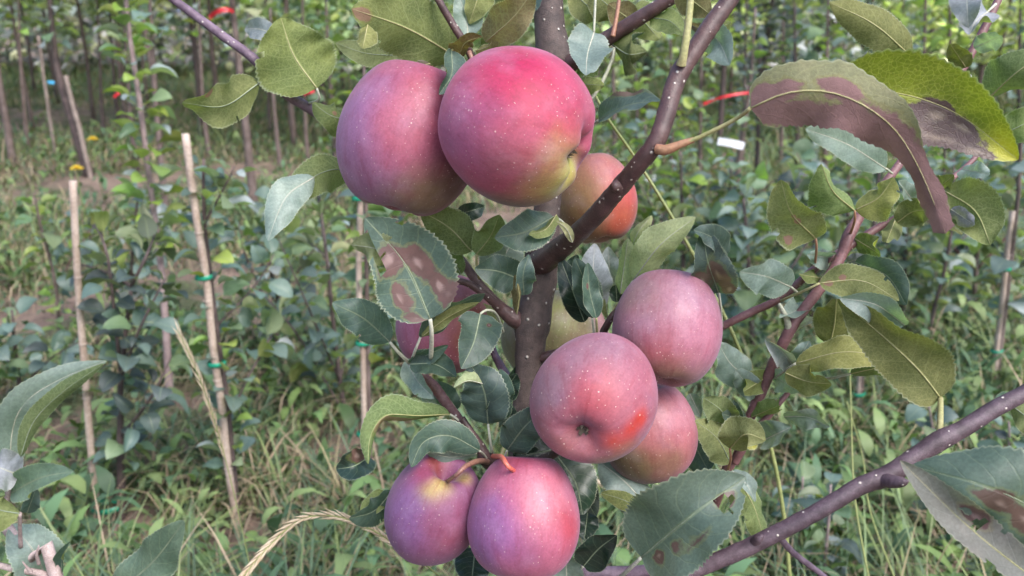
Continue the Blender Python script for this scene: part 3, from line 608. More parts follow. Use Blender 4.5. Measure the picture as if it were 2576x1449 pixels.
strip_obj('plastic_tag', [up(120, 206, Yr), up(128, 207, Yr), up(137, 208, Yr)], .015, MT['tagb'], 'blue tag on the thin weathered cane at upper left', 'tag', tw=0.1)
def flower(x, y, Y, label):
    c = up(x, y, Y); root = empty('dandelion', (c.x, c.y, 0)); tag(root, label, 'flower', 'yellow flowers in the grass')
    tube('stalk', [(c.x + .01, c.y, 0, .0022), (c.x, c.y, c.z * .6, .002), (c.x, c.y, c.z, .0018)], MT['stalk'], root, sides=6, origin=(c.x, c.y, 0))
    V = []; F = []
    for ringi, (rr, zz, k) in enumerate(((.024, .004, 16), (.016, .010, 12), (.008, .013, 8))):
        for i in range(k):
            a = 6.283 * (i + .3 * ringi) / k; d = Vector((math.cos(a), math.sin(a), 0)); s = Vector((-d.y, d.x, 0)) * .0035; b = len(V)
            V += [c + Vector((0, 0, zz * .5)) - s * .4, c + Vector((0, 0, zz * .5)) + s * .4, c + d * rr + s + Vector((0, 0, zz)), c + d * rr - s + Vector((0, 0, zz))]; F.append((b, b + 1, b + 2, b + 3))
    mesh_obj('petals', V, F, MT['petal'], root, c)
flower(233, 352, 3.7, 'upper yellow dandelion beside the thick dark stem'); flower(193, 426, 3.1, 'lower yellow dandelion left of the pinkish sapling')
def seed_head(label, px, ds, n_sp, t0, rs, rad, mat='straw', stem_mat='straw', name='grass_stalk', spl=.011):
    pts = [(*P(x, y, d), rs * (1 - .5 * i / (len(px) - 1))) for i, ((x, y), d) in enumerate(zip(px, ds))]
    root = empty(name, pts[0][:3]); tag(root, label, 'grass stalk')
    tube('stem', pts, BK[stem_mat], root, n=40, sides=7, origin=pts[0][:3])
    s = spline(pts, 200); V = []; F = []
    for i in range(n_sp):
        t = t0 + (1 - t0) * i / n_sp; k = min(198, int(t * 199)); c = Vector(s[k, :3]); T = Vector(s[k + 1, :3] - s[k, :3]).normalized()
        X = T.cross(FWD).normalized(); Zv = T.cross(X); a = (math.pi * (i % 2)) + random.gauss(0, .5); o_ = X * math.cos(a) + Zv * math.sin(a)
        d = (T + o_ * .22).normalized(); e = d.orthogonal().normalized(); f2 = d.cross(e); b = len(V); L = spl * random.uniform(.8, 1.2)
        for u, r in ((0, .15), (.25, .8), (.55, 1), (.85, .45), (1.25, .03)):
            for q in range(5):
                an = 6.283 * q / 5; V.append(c + o_ * rad * .4 + d * (u * L) + (e * math.cos(an) + f2 * math.sin(an)) * (rad * r))
        for l in range(4):
            for q in range(5): F.append((b + l * 5 + q, b + l * 5 + (q + 1) % 5, b + (l + 1) * 5 + (q + 1) % 5, b + (l + 1) * 5 + q))
    if n_sp: mesh_obj('seed_head', V, F, BK[mat], root, pts[0][:3])
    return root
seed_head('nodding tan grass seed head arching beside the lowest apples', [(1105, 1450), (1040, 1395), (1000, 1372), (930, 1330), (850, 1300), (760, 1305), (680, 1370), (620, 1440), (590, 1490)], [.62, .60, .59, .58, .57, .56, .55, .54, .54], 56, .14, .0007, .0010, stem_mat='culm', spl=.0105)
seed_head('thin straight straw coloured grass spike left of centre', [(640, 1480), (600, 1290), (560, 1130), (520, 1000), (480, 900), (445, 828)], [.80, .79, .78, .77, .77, .77], 38, .50, .0006, .0007, stem_mat='culm', spl=.011)
seed_head('long green grass stem crossing from trunk to bottom right', [(1990, 1500), (1972, 1300), (1935, 1110), (1860, 880), (1770, 690), (1690, 545), (1600, 400), (1530, 300), (1495, 235)], [.62, .61, .60, .59, .58, .57, .57, .56, .56], 0, .9, .0017, .001, stem_mat='culm')
seed_head('pale thin grass culm rising among the right hand leaves', [(2190, 1480), (2150, 1250), (2140, 1000), (2135, 830)], [.80, .8, .8, .8], 0, .9, .0011, .001, stem_mat='culm')
seed_head('fine green grass culm in front of the lower right branch', [(2260, 1480), (2190, 1290), (2170, 1150), (2130, 1010)], [.9, .9, .9, .9], 0, .9, .0011, .001, stem_mat='culm')
seed_head('bleached grass blade behind the large perforated leaf', [(1500, 1210), (1560, 1235), (1620, 1262), (1670, 1290)], [.75, .75, .75, .75], 0, .9, .0024, .001, stem_mat='straw')

# ================================================================== THE APPLE TREE
ROOT = P(1300, 1449, .55); ROOT = Vector((ROOT.x - .02, ROOT.y, 0))
tree = empty('apple_tree', ROOT); tag(tree, 'young apple tree hung with purplish red apples in the centre', 'apple tree')
def branch(pts, mat, rough=0.06, sides=14, label=None, name='branch', seed=1):
    q = [pt(*a) for a in pts]; o = tube(name, q, BK[mat], tree, n=len(q) * 12, sides=sides, rough=rough, seed=seed, nodes=(.045 if mat in ('branch', 'shoot', 'red') else 0))
    if label: o['label'] = label
    return o
TRK = [pt(1378, -120, .53, 72), pt(1380, 0, .53, 73), pt(1384, 80, .53, 78), pt(1396, 150, .53, 96), pt(1402, 190, .53, 88), pt(1390, 260, .53, 76), pt(1384, 400, .53, 72), pt(1376, 520, .53, 66),
       pt(1369, 590, .53, 80), pt(1366, 650, .53, 96), pt(1362, 690, .53, 88), pt(1350, 760, .53, 84), pt(1338, 820, .53, 92), pt(1334, 870, .53, 76), pt(1328, 960, .53, 70), pt(1318, 1100, .53, 74), pt(1306, 1300, .535, 78), pt(1300, 1449, .55, 82)]
TRK += [(ROOT.x + .005, ROOT.y, .25, .0125), (ROOT.x, ROOT.y, .02, .016), (ROOT.x, ROOT.y, -.05, .019)]
tube('trunk', TRK, BK['trunk'], tree, n=150, sides=20, rough=0.07, origin=ROOT)
branch([(1356, 664, .525, 70), (1400, 632, .505, 58), (1450, 590, .48, 50), (1500, 540, .46, 48), (1560, 470, .44, 47), (1610, 410, .425, 46), (1650, 358, .418, 47), (1672, 300, .418, 46), (1702, 200, .42, 48), (1745, 130, .42, 46), (1795, 55, .42, 46), (1845, -15, .42, 42), (1900, -120, .42, 38)], 'branch', label='long bare maroon branch rising to the upper right', sides=16)
branch([(1560, 470, .44, 47), (1552, 468, .435, 34), (1543, 470, .432, 20)], 'branch', sides=8)          # bud scar
branch([(1410, 175, .53, 50), (1450, 150, .52, 42), (1530, 95, .51, 38), (1610, 45, .50, 37), (1690, -5, .49, 33), (1800, -70, .48, 28)], 'branch', label='short maroon branch leaving the trunk behind the top apple')
branch([(1205, 180, .50, 22), (1170, 112, .48, 20), (1135, 55, .475, 19), (1098, -10, .47, 18), (1060, -90, .47, 16)], 'branch')
branch([(1300, 260, .55, 36), (1050, 380, .56, 32), (920, 362, .545, 29), (858, 330, .53, 26), (790, 280, .52, 25), (710, 228, .51, 26), (640, 150, .50, 24), (560, 90, .50, 23), (490, 38, .50, 22), (418, -15, .50, 20), (350, -70, .50, 18)], 'shoot', label='purple shoot slanting up to the upper left')
branch([(1330, 815, .53, 50), (1290, 800, .525, 42), (1250, 765, .52, 30), (1205, 715, .52, 25), (1165, 660, .52, 22), (1140, 622, .52, 16)], 'branch')
branch([(1262, 775, .52, 24), (1215, 738, .51, 20), (1175, 712, .505, 18), (1140, 706, .50, 14)], 'branch')
branch([(1310, 1000, .53, 34), (1265, 930, .55, 22), (1240, 880, .56, 18), (1228, 820, .57, 15)], 'shoot')
branch([(1320, 1190, .52, 40), (1270, 1180, .50, 34), (1228, 1160, .475, 38), (1205, 1118, .47, 24), (1180, 1080, .47, 18), (1163, 1050, .47, 13)], 'branch', rough=.2)
branch([(1180, 1085, .47, 16), (1120, 1010, .48, 26), (1085, 965, .48, 26), (1055, 940, .48, 20), (1030, 915, .48, 15)], 'red', rough=.15)
branch([(1345, 905, .53, 26), (1500, 860, .50, 20), (1520, 830, .495, 19), (1540, 795, .49, 17), (1570, 760, .50, 12)], 'branch')
branch([(1330, 1180, .52, 36), (1360, 1160, .5, 26), (1395, 1140, .47, 22), (1430, 1100, .46, 18)], 'branch', rough=.15)
RS1 = [(1780, 1310, .56, 30), (1826, 1190, .53, 28), (1882, 1060, .52, 27), (1935, 940, .51, 28), (1986, 832, .50, 28), (2035, 762, .50, 27), (2082, 700, .50, 26), (2118, 640, .50, 27), (2136, 590, .50, 30), (2185, 510, .51, 22), (2250, 430, .52, 21), (2340, 300, .53, 20), (2420, 175, .53, 20), (2482, 60, .53, 20), (2520, -20, .53, 17)]
branch([(1305, 1400, .55, 44), (1500, 1440, .58, 34), (1680, 1420, .58, 30)] + RS1[:1] , 'shoot')
branch(RS1, 'red', label='red-brown shoot with many leaves rising at the right')
branch([(1500, 920, .56, 24), (1700, 880, .54, 22), (1815, 822, .52, 20), (1890, 785, .515, 20), (1962, 750, .51, 20), (2060, 668, .51, 20), (2130, 625, .515, 20), (2200, 578, .52, 20), (2260, 545, .52, 18), (2350, 480, .53, 15), (2432, 418, .54, 13), (2500, 340, .55, 9)], 'red', label='thin reddish shoot crossing behind the leafy one')
branch([(1305, 1600, .56, 60), (1480, 1530, .47, 48), (1650, 1468, .425, 43), (1780, 1420, .42, 42), (1900, 1368, .415, 42), (2060, 1285, .41, 42), (2160, 1225, .41, 44), (2235, 1195, .41, 50), (2300, 1150, .41, 44), (2365, 1108, .41, 50), (2420, 1080, .41, 43), (2500, 1030, .41, 42), (2590, 982, .41, 40), (2700, 920, .41, 38)], 'plum', label='thick purple branch slanting across the lower right corner', sides=16)
branch([(2215, 1205, .41, 40), (2250, 1212, .402, 32), (2272, 1212, .398, 24), (2285, 1210, .396, 6)], 'plum', sides=10)
branch([(1895, 1366, .415, 30), (1908, 1355, .41, 24), (1918, 1348, .408, 10)], 'plum', sides=10)
branch([(1960, 1350, .44, 18), (1995, 1390, .45, 16), (2060, 1440, .46, 15), (2120, 1490, .46, 14)], 'shoot')
branch([(1848, 1165, .52, 20), (1880, 1110, .515, 20), (1930, 1050, .51, 17), (1985, 985, .51, 12)], 'red')
branch([(1986, 832, .50, 20), (1978, 800, .495, 14), (1960, 765, .49, 9)], 'petpale', sides=8)
branch([(1655, 366, .42, 26), (1660, 372, .415, 22), (1668, 372, .412, 12)], 'shoot', sides=8)

# ------------------------------------------------------------------ leaves
def leaf(b, t, w, kind='teal', roll=0.0, fold=22.0, bend=0.0, bow=0.0, twist=0.0, mid=None, pet=None, pm='petiole', pw=9, spots=(), yel=(), holes=(), wave=0.13, fat=0.8, name='leaf', parent=None, seed=None, cup=0.0, label=None, tail=0.0, pshape=0.68):
    """b, t: (px, py, depth) of leaf base and tip; w: full width in frame units; roll 0 = upper face to the viewer"""
    r = random.Random(seed if seed is not None else hash((b, t)) & 0xffff); B = P(*b); Tp = P(*t)
    if not mid and not bow: bow = r.uniform(-.004, .010) * w / 100
    if mid: pts = [B] + [P(*m) for m in mid] + [Tp]
    else:
        ax = Vector((t[0] - b[0], t[1] - b[1], 0)); L = max(ax.length, 1); px = (-ax.y / L, ax.x / L); dm = (b[2] + t[2]) / 2
        pts = [B, P(b[0] * .5 + t[0] * .5 + px[0] * bend, b[1] * .5 + t[1] * .5 + px[1] * bend, dm - bow), Tp]
    spots = [(q[0], -q[1], q[2], q[3]) for q in spots]; holes = [(q[0], -q[1], q[2], q[3]) for q in holes]; yel = [(q[0], -q[1], q[2], q[3]) for q in yel]
    if not twist: twist = r.uniform(-28, 28)
    if w > 60 and r.random() < .4: holes = holes + [(r.uniform(.3, .85), r.choice([-1, 1]), r.uniform(.02, .045), r.uniform(.08, .25))]
    if not cup: cup = r.uniform(-30, 22)
    nt_, nv = 56, 8
    s = spline([tuple(p) for p in pts], nt_ + 1); dm = (b[2] + t[2]) / 2; hw = w * .5 * dm / FPX
    length = float(np.sum(np.linalg.norm(np.diff(s, axis=0), axis=1)))
    V = []; UV = []; ST = []; YE = []; ph = [r.uniform(0, 6.28) for _ in range(4)]; wa = wave * hw * 1.6
    asym = r.uniform(-.08, .08); N0 = None
    for i in range(nt_ + 1):
        tt = i / nt_; M = Vector(s[i]); T = Vector(s[min(nt_, i + 1)] - s[max(0, i - 1)]).normalized()
        n0 = (CAM - M); n0 = n0 - T * n0.dot(T); n0 = n0.normalized() if n0.length > 1e-6 else Vector((0, 0, 1))
        if N0 is not None and n0.dot(N0) < 0: n0 = -n0
        N0 = n0
        an = math.radians(roll + twist * (tt - .35)); Nn = n0 * math.cos(an) + T.cross(n0) * math.sin(an); S = Nn.cross(T)
        base = (math.sin(math.pi * min(1.0, tt ** fat)) ** pshape) if 0 < tt < 1 else 0.0
        if tail and tt > .5: base *= 1 - tail * min(1, (tt - .5) / .22) ** 1.3 * (1 - .35 * max(0, tt - .72) / .28)
        if tail: base *= 1 + .07 * math.sin(23 * tt + 1) * (tt > .3)
        if tail and .55 < tt < .985: base = max(base, .36 + .05 * math.sin(31 * tt))
        wd = hw * max(base, 0.012 if tt < .5 else 0.004)
        for j in range(nv + 1):
            v = j / nv * 2 - 1; av = abs(v); wl_ = wd * (1 + asym * v)
            if av > .99 and 0.04 < tt < .985: wl_ *= 1 + (0.045 if i % 2 else -0.02) * (0.3 + 1.2 * r.random())
            fo = math.radians(fold + cup * av)
            und = wa * av ** 1.5 * (math.sin(9 * tt + ph[0] + (1.7 if v > 0 else 0)) + .6 * math.sin(17 * tt + ph[1] + (2.9 if v > 0 else 0))) * math.sin(math.pi * min(1, tt * 1.05)) ** .5
            qu = 0.008 * hw * math.sin((tt - .2 * av) * 7.5 * 6.283) * math.sin(math.pi * av)
            V.append(M + S * (v * wl_ * math.cos(fo)) + Nn * (av * wl_ * math.sin(fo) + und + qu)); UV.append((tt, v * .5 + .5))
            sv = 0.0
            for (su, svv, ru, rv) in spots: sv = max(sv, 1.25 - 0.75 * math.sqrt(((tt - su) / ru) ** 2 + ((v - svv) / rv) ** 2))
            ST.append(max(0, min(1.3, sv))); yv = 0.0
            for (su, svv, ru, rv) in yel: yv = max(yv, 1.2 - 0.7 * math.sqrt(((tt - su) / ru) ** 2 + ((v - svv) / rv) ** 2))
            YE.append(max(0, min(1, yv)))
    F = []
    for i in range(nt_):
        for j in range(nv):
            tc_, vc = (i + .5) / nt_, (j + .5) / nv * 2 - 1
            if any(((tc_ - h[0]) / h[2]) ** 2 + ((vc - h[1]) / h[3]) ** 2 < 1 + .5 * noise.noise(Vector((tc_ * 30, vc * 9, 1))) for h in holes): continue
            a = i * (nv + 1) + j; F.append((a, a + nv + 1, a + nv + 2, a + 1))
    o = mesh_obj(name, V, F, LM[kind], parent or tree, B); me = o.data
    uv = me.uv_layers.new(name='UVMap'); li = np.empty(len(me.loops), np.int32); me.loops.foreach_get('vertex_index', li)
    uv.data.foreach_set('uv', np.array(UV, np.float32)[li].ravel())
    for nm, arr in (('stain', ST), ('yellow', YE)):
        at = me.attributes.new(nm, 'FLOAT', 'POINT'); at.data.foreach_set('value', np.array(arr, np.float32))
    if label: o['label'] = label
    # raised midrib
    rad = 0.00042 * (dm / .45) * max(.7, min(1.3, w / 110))
    mv = [(*s[int(k * nt_ / 7)], rad * (1 - .85 * k / 7)) for k in range(8)]
    tube('midrib', mv, BK['petpale' if kind in ('pale', 'lilac', 'cream') else ('rib' if kind in ('teal', 'dark', 'glauc', 'green') else 'petiole')], o, n=20, sides=5, origin=B)
    if pet:
        q = [(*B, pw * .33 * b[2] / FPX)] + [(*P(x, y, d), pw * .36 * d / FPX * (1 + .25 * k / len(pet))) for k, (x, y, d) in enumerate(pet)]
        tube('petiole', q, BK[pm], o, n=len(q) * 5, sides=8, origin=B)
    return o
U = 180.0
# --- upper left, on the purple shoot
leaf((797, 222, .50), (706, 44, .49), 212, 'ylw', U + 12, 10, bend=-14, yel=(), pet=[(802, 250, .505), (770, 262, .52)], pm='petpale', seed=3, fat=.72, label='round yellow-green leaf')
leaf((650, 210, .50), (458, 258, .47), 128, 'green', U - 35, 18, bend=-34, pet=[(668, 212, .505), (700, 226, .51)], pm='petpale', seed=4, spots=[(.75, -.8, .05, .25)])
leaf((905, 300, .52), (786, 258, .50), 96, 'green', U + 20, 12, bend=-16, spots=[(.55, -.2, .07, .13)], seed=5)
leaf((695, 92, .52), (616, 72, .53), 58, 'lilac', 10, 20, bend=8, seed=6)
leaf((893, 430, .52), (726, 520, .485), 104, 'green', U + 14, 18, mid=[(830, 428, .505), (765, 462, .49)], seed=7, fat=.8)
leaf((790, 446, .49), (674, 606, .465), 88, 'pale', 12, 16, mid=[(728, 486, .475), (698, 540, .468)], seed=701, fat=.8)
leaf((1160, 150, .50), (884, 22, .44), 172, 'ylw', U - 12, 12, bend=14, seed=8, pm='petpale', spots=[(.93, .1, .1, .6)], label='large olive leaf across the top')
leaf((925, 62, .45), (912, 122, .44), 62, 'ylw', U + 20, 30, seed=9, wave=.15)
leaf((1000, 140, .51), (844, 108, .50), 66, 'green', U + 10, 15, bend=-10, seed=10)
leaf((1028, 158, .50), (988, 104, .49), 58, 'dark', 20, 35, seed=11)
leaf((1082, 160, .475), (966, 166, .46), 60, 'brown', 76, 8, bend=-9, seed=12)
leaf((1136, 128, .445), (1104, 238, .43), 78, 'teal', -22, 22, bend=-16, seed=13, pet=[(1150, 112, .46), (1172, 110, .48)])
leaf((1178, 100, .50), (1150, -20, .50), 92, 'pale', 8, 15, bend=8, seed=14, pet=[(1184, 120, .5)], pm='petpale')
leaf((1152, 150, .455), (1214, 92, .44), 62, 'brown', U + 35, 40, bend=-18, twist=40, seed=15)
leaf((1196, 128, .455), (1246, 80, .445), 60, 'brown', U - 40, 45, bend=14, seed=16)
leaf((1222, 105, .45), (1345, -30, .42), 104, 'brown', U, 14, bend=10, seed=17)
leaf((1330, -30, .48), (1352, 24, .46), 92, 'teal', 20, 10, seed=18)
leaf((1220, -60, .5), (1180, 60, .5), 80, 'ylw', U + 20, 15, seed=19)
leaf((1300, 40, .54), (1240, -60, .53), 90, 'green', U, 15, seed=20)
# --- right of the trunk at the top
leaf((1494, 82, .50), (1474, 190, .47), 124, 'pale', -8, 26, bend=6, seed=21, fat=.7, pet=[(1496, 40, .50), (1498, -10, .5), (1500, -50, .5)], pm='petpale', spots=())
leaf((1540, 112, .515), (1628, 130, .50), 130, 'green', U + 25, 18, bend=16, seed=22)
leaf((1440, -20, .55), (1520, 52, .55), 90, 'green', U, 14, seed=23)
leaf((1560, 40, .54), (1480, -30, .53), 90, 'green', U + 15, 14, seed=24)
leaf((1600, 60, .52), (1530, 10, .52), 74, 'brown', U, 20, seed=25)
leaf((1506, 302, .49), (1662, 254, .455), 92, 'teal', -48, 30, bend=-14, wave=.14, seed=26, pet=[(1488, 318, .5), (1470, 350, .52)], pm='petpale', spots=[(.55, -.9, .3, .2)])
leaf((1636, 44, .50), (1722, 88, .48), 66, 'green', U - 25, 25, bend=-14, seed=27)
leaf((1735, 60, .51), (1836, 164, .47), 96, 'pale', 30, 30, bend=-22, seed=28, spots=[(.15, 0, .2, .5)])
leaf((1775, 95, .53), (1838, 55, .52), 60, 'green', U, 18, seed=29)
leaf((1700, -30, .47), (1790, 38, .46), 84, 'brown', U + 15, 20, seed=30)
leaf((1590, 20, .55), (1660, 100, .56), 90, 'green', U, 15, seed=31)
leaf((1462, 200, .52), (1500, 150, .52), 60, 'green', U - 30, 20, seed=32, pet=[(1470, 230, .53)])
branch([(1713, 164, .415, 26), (1720, 135, .412, 21), (1730, 70, .41, 19), (1737, 0, .41, 18), (1740, -60, .41, 17)], 'petiole', sides=10, name='petiole')
branch([(1541, 92, .50, 14), (1548, 60, .5, 11), (1556, 10, .5, 10), (1560, -40, .5, 9)], 'petred', sides=8, name='petiole')
branch([(1476, 262, .51, 12), (1510, 215, .51, 10), (1540, 150, .51, 9), (1545, 120, .51, 8)], 'petpale', sides=8, name='petiole')
# --- the two large dying leaves
leaf((1888, 272, .385), (2378, 588, .37), 168, 'sick', U + 2, 14, twist=20, mid=[(1990, 232, .375), (2120, 240, .37), (2245, 320, .37), (2320, 440, .372)], wave=.13, seed=33, fat=.46, pshape=.6, tail=.45,
     spots=[(.03, 0, .10, .8), (.16, -.75, .15, .5), (.30, -.85, .18, .55), (.45, -.7, .2, .6), (.62, -.3, .2, .8), (.8, 0, .22, 1.3), (1.0, 0, .2, 1.3), (.12, .15, .10, .3), (.34, .2, .10, .3)],
     pet=[(1850, 300, .395), (1760, 345, .405), (1700, 366, .41), (1655, 376, .415)], pm='petiole', pw=15, label='large curled leaf, grey-green above and dead brown below')
branch([(1652, 374, .415, 26), (1675, 377, .412, 27), (1715, 362, .409, 20), (1745, 352, .407, 15)], 'petred', sides=10, name='petiole')
leaf((2085, 235, .395), (2562, 402, .385), 236, 'ylw', 4, 10, mid=[(2240, 232, .39), (2400, 282, .388)], wave=.05, seed=34, fat=.66, pshape=.7, yel=[(.98, 0, .16, 1)], spots=[(.55, .22, .13, .36), (.70, .30, .15, .34), (.62, .80, .30, .35), (.82, .85, .12, .4), (.45, .7, .2, .6)], label='large yellow leaf with dark purple blotches')
leaf((2292, 142, .43), (2086, 6, .42), 112, 'ylw', U + 14, 12, bend=16, seed=35, pm='petpale', pet=[(2296, 165, .44), (2300, 210, .47)])
leaf((2484, 30, .51), (2438, 88, .49), 92, 'lilac', 16, 12, bend=8, seed=36, pet=[(2505, 10, .52)], pm='petpale', fat=.7)
leaf((2430, -40, .5), (2436, 70, .49), 76, 'lilac', 8, 15, seed=361)
leaf((2488, 246, .48), (2640, 128, .45), 128, 'ylw', U + 15, 14, bend=-8, seed=37, pet=[(2470, 262, .49), (2440, 190, .52)], pm='petpale')
leaf((2510, 345, .47), (2640, 280, .46), 84, 'green', U, 14, seed=38)
leaf((2228, 424, .50), (2026, 324, .475), 96, 'pale', 14, 18, bend=12, seed=39, pet=[(2244, 436, .51)], pm='petpale')
leaf((2150, 530, .475), (2066, 412, .455), 128, 'ylw', U + 28, 30, bend=-16, seed=40, pet=[(2150, 555, .48), (2138, 592, .5)], pm='petred')
leaf((2152, 528, .48), (2248, 446, .465), 104, 'ylw', U - 30, 20, bend=14, seed=41)
leaf((2052, 600, .475), (1964, 452, .455), 128, 'ylw', U - 18, 14, bend=-20, seed=42, pet=[(2054, 625, .48), (2050, 668, .505)], pm='petred', spots=[(.42, .0, .07, .14), (.52, -.05, .06, .12), (.3, .7, .06, .16), (.7, .35, .05, .1)])
leaf((2256, 560, .50), (2345, 528, .48), 82, 'ylw', U + 25, 22, bend=-12, seed=43)
leaf((2372, 478, .50), (2492, 616, .475), 130, 'ylw', U + 10, 16, bend=-26, seed=44, pet=[(2352, 480, .515)], pm='petpale')
leaf((2392, 526, .495), (2452, 566, .48), 48, 'lilac', 24, 20, seed=45)
leaf((2335, 505, .52), (2420, 590, .50), 70, 'ylw', U - 30, 25, seed=451)
leaf((1808, 736, .475), (1768, 572, .45), 118, 'teal', -6, 26, bend=-8, seed=46, twist=50, spots=[(.38, .3, .26, .42), (.3, -.55, .25, .35), (.15, .7, .12, .3)], pet=[(1812, 765, .48), (1816, 822, .51)], pm='petpale', fat=.68, label='drooping leaf with maroon blotch')
leaf((1830, 640, .46), (1745, 578, .44), 66, 'teal', 20, 30, bend=12, seed=47)
leaf((1990, 722, .495), (1860, 684, .47), 100, 'pale', -16, 16, bend=8, seed=48, pet=[(2005, 735, .50)], pm='petpale')
leaf((2062, 712, .475), (2262, 756, .455), 92, 'ylw', U - 18, 12, bend=-28, seed=49, spots=[(.1, -.1, .06, .3), (.27, .2, .05, .2)], pet=[(2030, 728, .48), (1965, 756, .505)], pm='petiole')
leaf((2150, 660, .50), (2280, 768, .475), 88, 'teal', 30, 20, bend=-26, seed=50)
leaf((2130, 660, .51), (2185, 645, .50), 36, 'lilac', 10, 14, seed=501)
leaf((2088, 868, .485), (2104, 752, .465), 112, 'ylw', U + 8, 16, bend=4, seed=51, fat=.7, spots=[(.45, .15, .04, .08)])
leaf((2366, 1002, .44), (2108, 752, .43), 164, 'ylw', U - 8, 14, mid=[(2310, 930, .435), (2220, 845, .43)], twist=-70, seed=52, pet=[(2366, 1040, .425), (2364, 1108, .412)], pm='petiole', pw=20, fat=.62, label='long olive leaf standing on the purple branch')
leaf((2276, 818, .434), (2112, 750, .425), 92, 'pale', -30, 18, bend=20, seed=53)
leaf((2002, 914, .485), (2254, 904, .465), 88, 'ylw', U - 22, 14, bend=-24, seed=54, pet=[(1985, 925, .49), (1948, 952, .51)], pm='petpale')
leaf((1975, 938, .485), (2092, 966, .47), 84, 'ylw', U + 30, 18, bend=8, seed=55)
leaf((2140, 940, .475), (2322, 936, .46), 62, 'ylw', U + 34, 16, bend=-14, seed=56, pet=[(2115, 946, .48), (2080, 952, .49), (1955, 955, .51)], pm='petpale')
leaf((2142, 936, .478), (2250, 914, .468), 30, 'pale', 20, 16, bend=-6, seed=57)
leaf((1998, 926, .50), (1924, 852, .48), 72, 'lilac', -18, 30, bend=8, seed=58)
leaf((2000, 920, .50), (2036, 858, .485), 64, 'pale', 14, 20, seed=581)
leaf((1892, 956, .51), (1806, 862, .495), 92, 'pale', 18, 24, bend=-12, seed=59)
# --- twisted silvery leaves along the red shoots
for q, (bx, by, tx, ty, ww, kd, rl) in enumerate([(2190, 505, 2255, 470, 60, 'lilac', 20), (2100, 650, 2030, 640, 58, 'pale', -30), (2030, 770, 1960, 800, 60, 'pale', 35), (2150, 600, 2215, 640, 66, 'ylw', U + 30), (1985, 835, 2050, 800, 54, 'lilac', -25), (1935, 945, 1870, 985, 62, 'ylw', U - 30), (1940, 940, 2010, 985, 60, 'pale', 40), (2255, 545, 2230, 610, 58, 'ylw', U + 10),
        (2300, 510, 2260, 455, 52, 'pale', 30), (1890, 1050, 1960, 1020, 64, 'ylw', U + 20), (1880, 1062, 1815, 1040, 56, 'teal', 20), (2350, 482, 2400, 440, 50, 'ylw', U), (2420, 425, 2490, 440, 60, 'pale', -20), (2080, 702, 2010, 690, 52, 'ylw', U + 40), (1905, 1000, 1850, 930, 60, 'pale', 14), (2430, 170, 2390, 110, 56, 'ylw', U - 14), (2450, 120, 2520, 90, 60, 'pale', 18)]):
    leaf((bx, by, .515), (tx, ty, .49), ww, kd, rl, 30, wave=.2, seed=300 + q, pm='petpale')
# --- right, lower
leaf((1842, 1072, .50), (1770, 1000, .49), 84, 'green', U - 14, 16, bend=8, seed=60)
leaf((1850, 1070, .505), (1846, 1006, .495), 44, 'teal', 10, 20, seed=61)
leaf((1836, 1128, .48), (1926, 1108, .465), 98, 'ylw', U + 22, 22, bend=-26, seed=62, pet=[(1838, 1155, .485), (1828, 1192, .52)], pm='petred')
leaf((1838, 1165, .505), (1748, 1058, .49), 92, 'green', U + 24, 16, bend=14, seed=63)
leaf((1925, 1106, .485), (1990, 1074, .47), 92, 'pale', -20, 22, seed=64, fat=.7)
leaf((1972, 1048, .485), (2088, 1074, .465), 64, 'pale', 38, 30, bend=-12, wave=.16, holes=[(.75, .3, .05, .15)], seed=65)
leaf((1740, 1105, .53), (1782, 1185, .51), 92, 'teal', 12, 16, seed=66)
leaf((1735, 990, .53), (1764, 1050, .52), 50, 'pale', 12, 12, seed=67)
leaf((1614, 1402, .42), (1876, 1200, .40), 244, 'glauc', -4, 9, bend=-6, seed=68, fat=.72, pshape=.72, holes=[(.79, .33, .06, .30), (.94, .70, .035, .25)], spots=[(.52, .42, .14, .12), (.34, .36, .07, .14), (.16, .3, .06, .2), (.8, .30, .08, .3)], pet=[(1585, 1430, .43), (1550, 1462, .45)], pm='petpale', pw=14, wave=.06, label='broad blue-green leaf with a torn hole')
leaf((1842, 1182, .47), (1926, 1370, .45), 104, 'ylw', U - 24, 26, bend=-12, seed=69)
leaf((1842, 1184, .455), (1900, 1262, .445), 46, 'pale', -30, 30, bend=-8, seed=70)
leaf((1636, 1290, .48), (1506, 1160, .50), 116, 'pale', 24, 14, bend=10, seed=71)
leaf((1622, 1292, .475), (1512, 1240, .48), 52, 'green', U + 20, 18, bend=8, seed=711)
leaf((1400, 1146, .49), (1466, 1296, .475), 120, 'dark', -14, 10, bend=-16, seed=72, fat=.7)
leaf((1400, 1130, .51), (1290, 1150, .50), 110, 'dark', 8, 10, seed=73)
leaf((1276, 1132, .455), (1388, 1018, .44), 98, 'teal', 10, 16, bend=-10, seed=74, pet=[(1268, 1152, .46), (1250, 1168, .47)], pm='petpale', fat=.7)
leaf((1228, 1066, .465), (1182, 912, .445), 128, 'teal', -18, 34, bend=14, wave=.16, seed=75, twist=35, pet=[(1232, 1100, .465), (1238, 1140, .47)], pm='petpale')
leaf((1215, 965, .45), (1142, 975, .44), 54, 'cream', U - 30, 30, bend=12, seed=751)
leaf((1240, 1060, .47), (1258, 928, .455), 84, 'teal', 36, 26, bend=8, wave=.12, seed=752)
leaf((1206, 1134, .455), (1034, 1176, .44), 82, 'teal', -12, 18, mid=[(1130, 1096, .448), (1066, 1112, .442)], seed=76, pet=[(1218, 1145, .465), (1226, 1158, .47)], pm='petpale')
leaf((1200, 1140, .462), (1070, 1136, .45), 54, 'pale', -40, 20, bend=-12, seed=761)
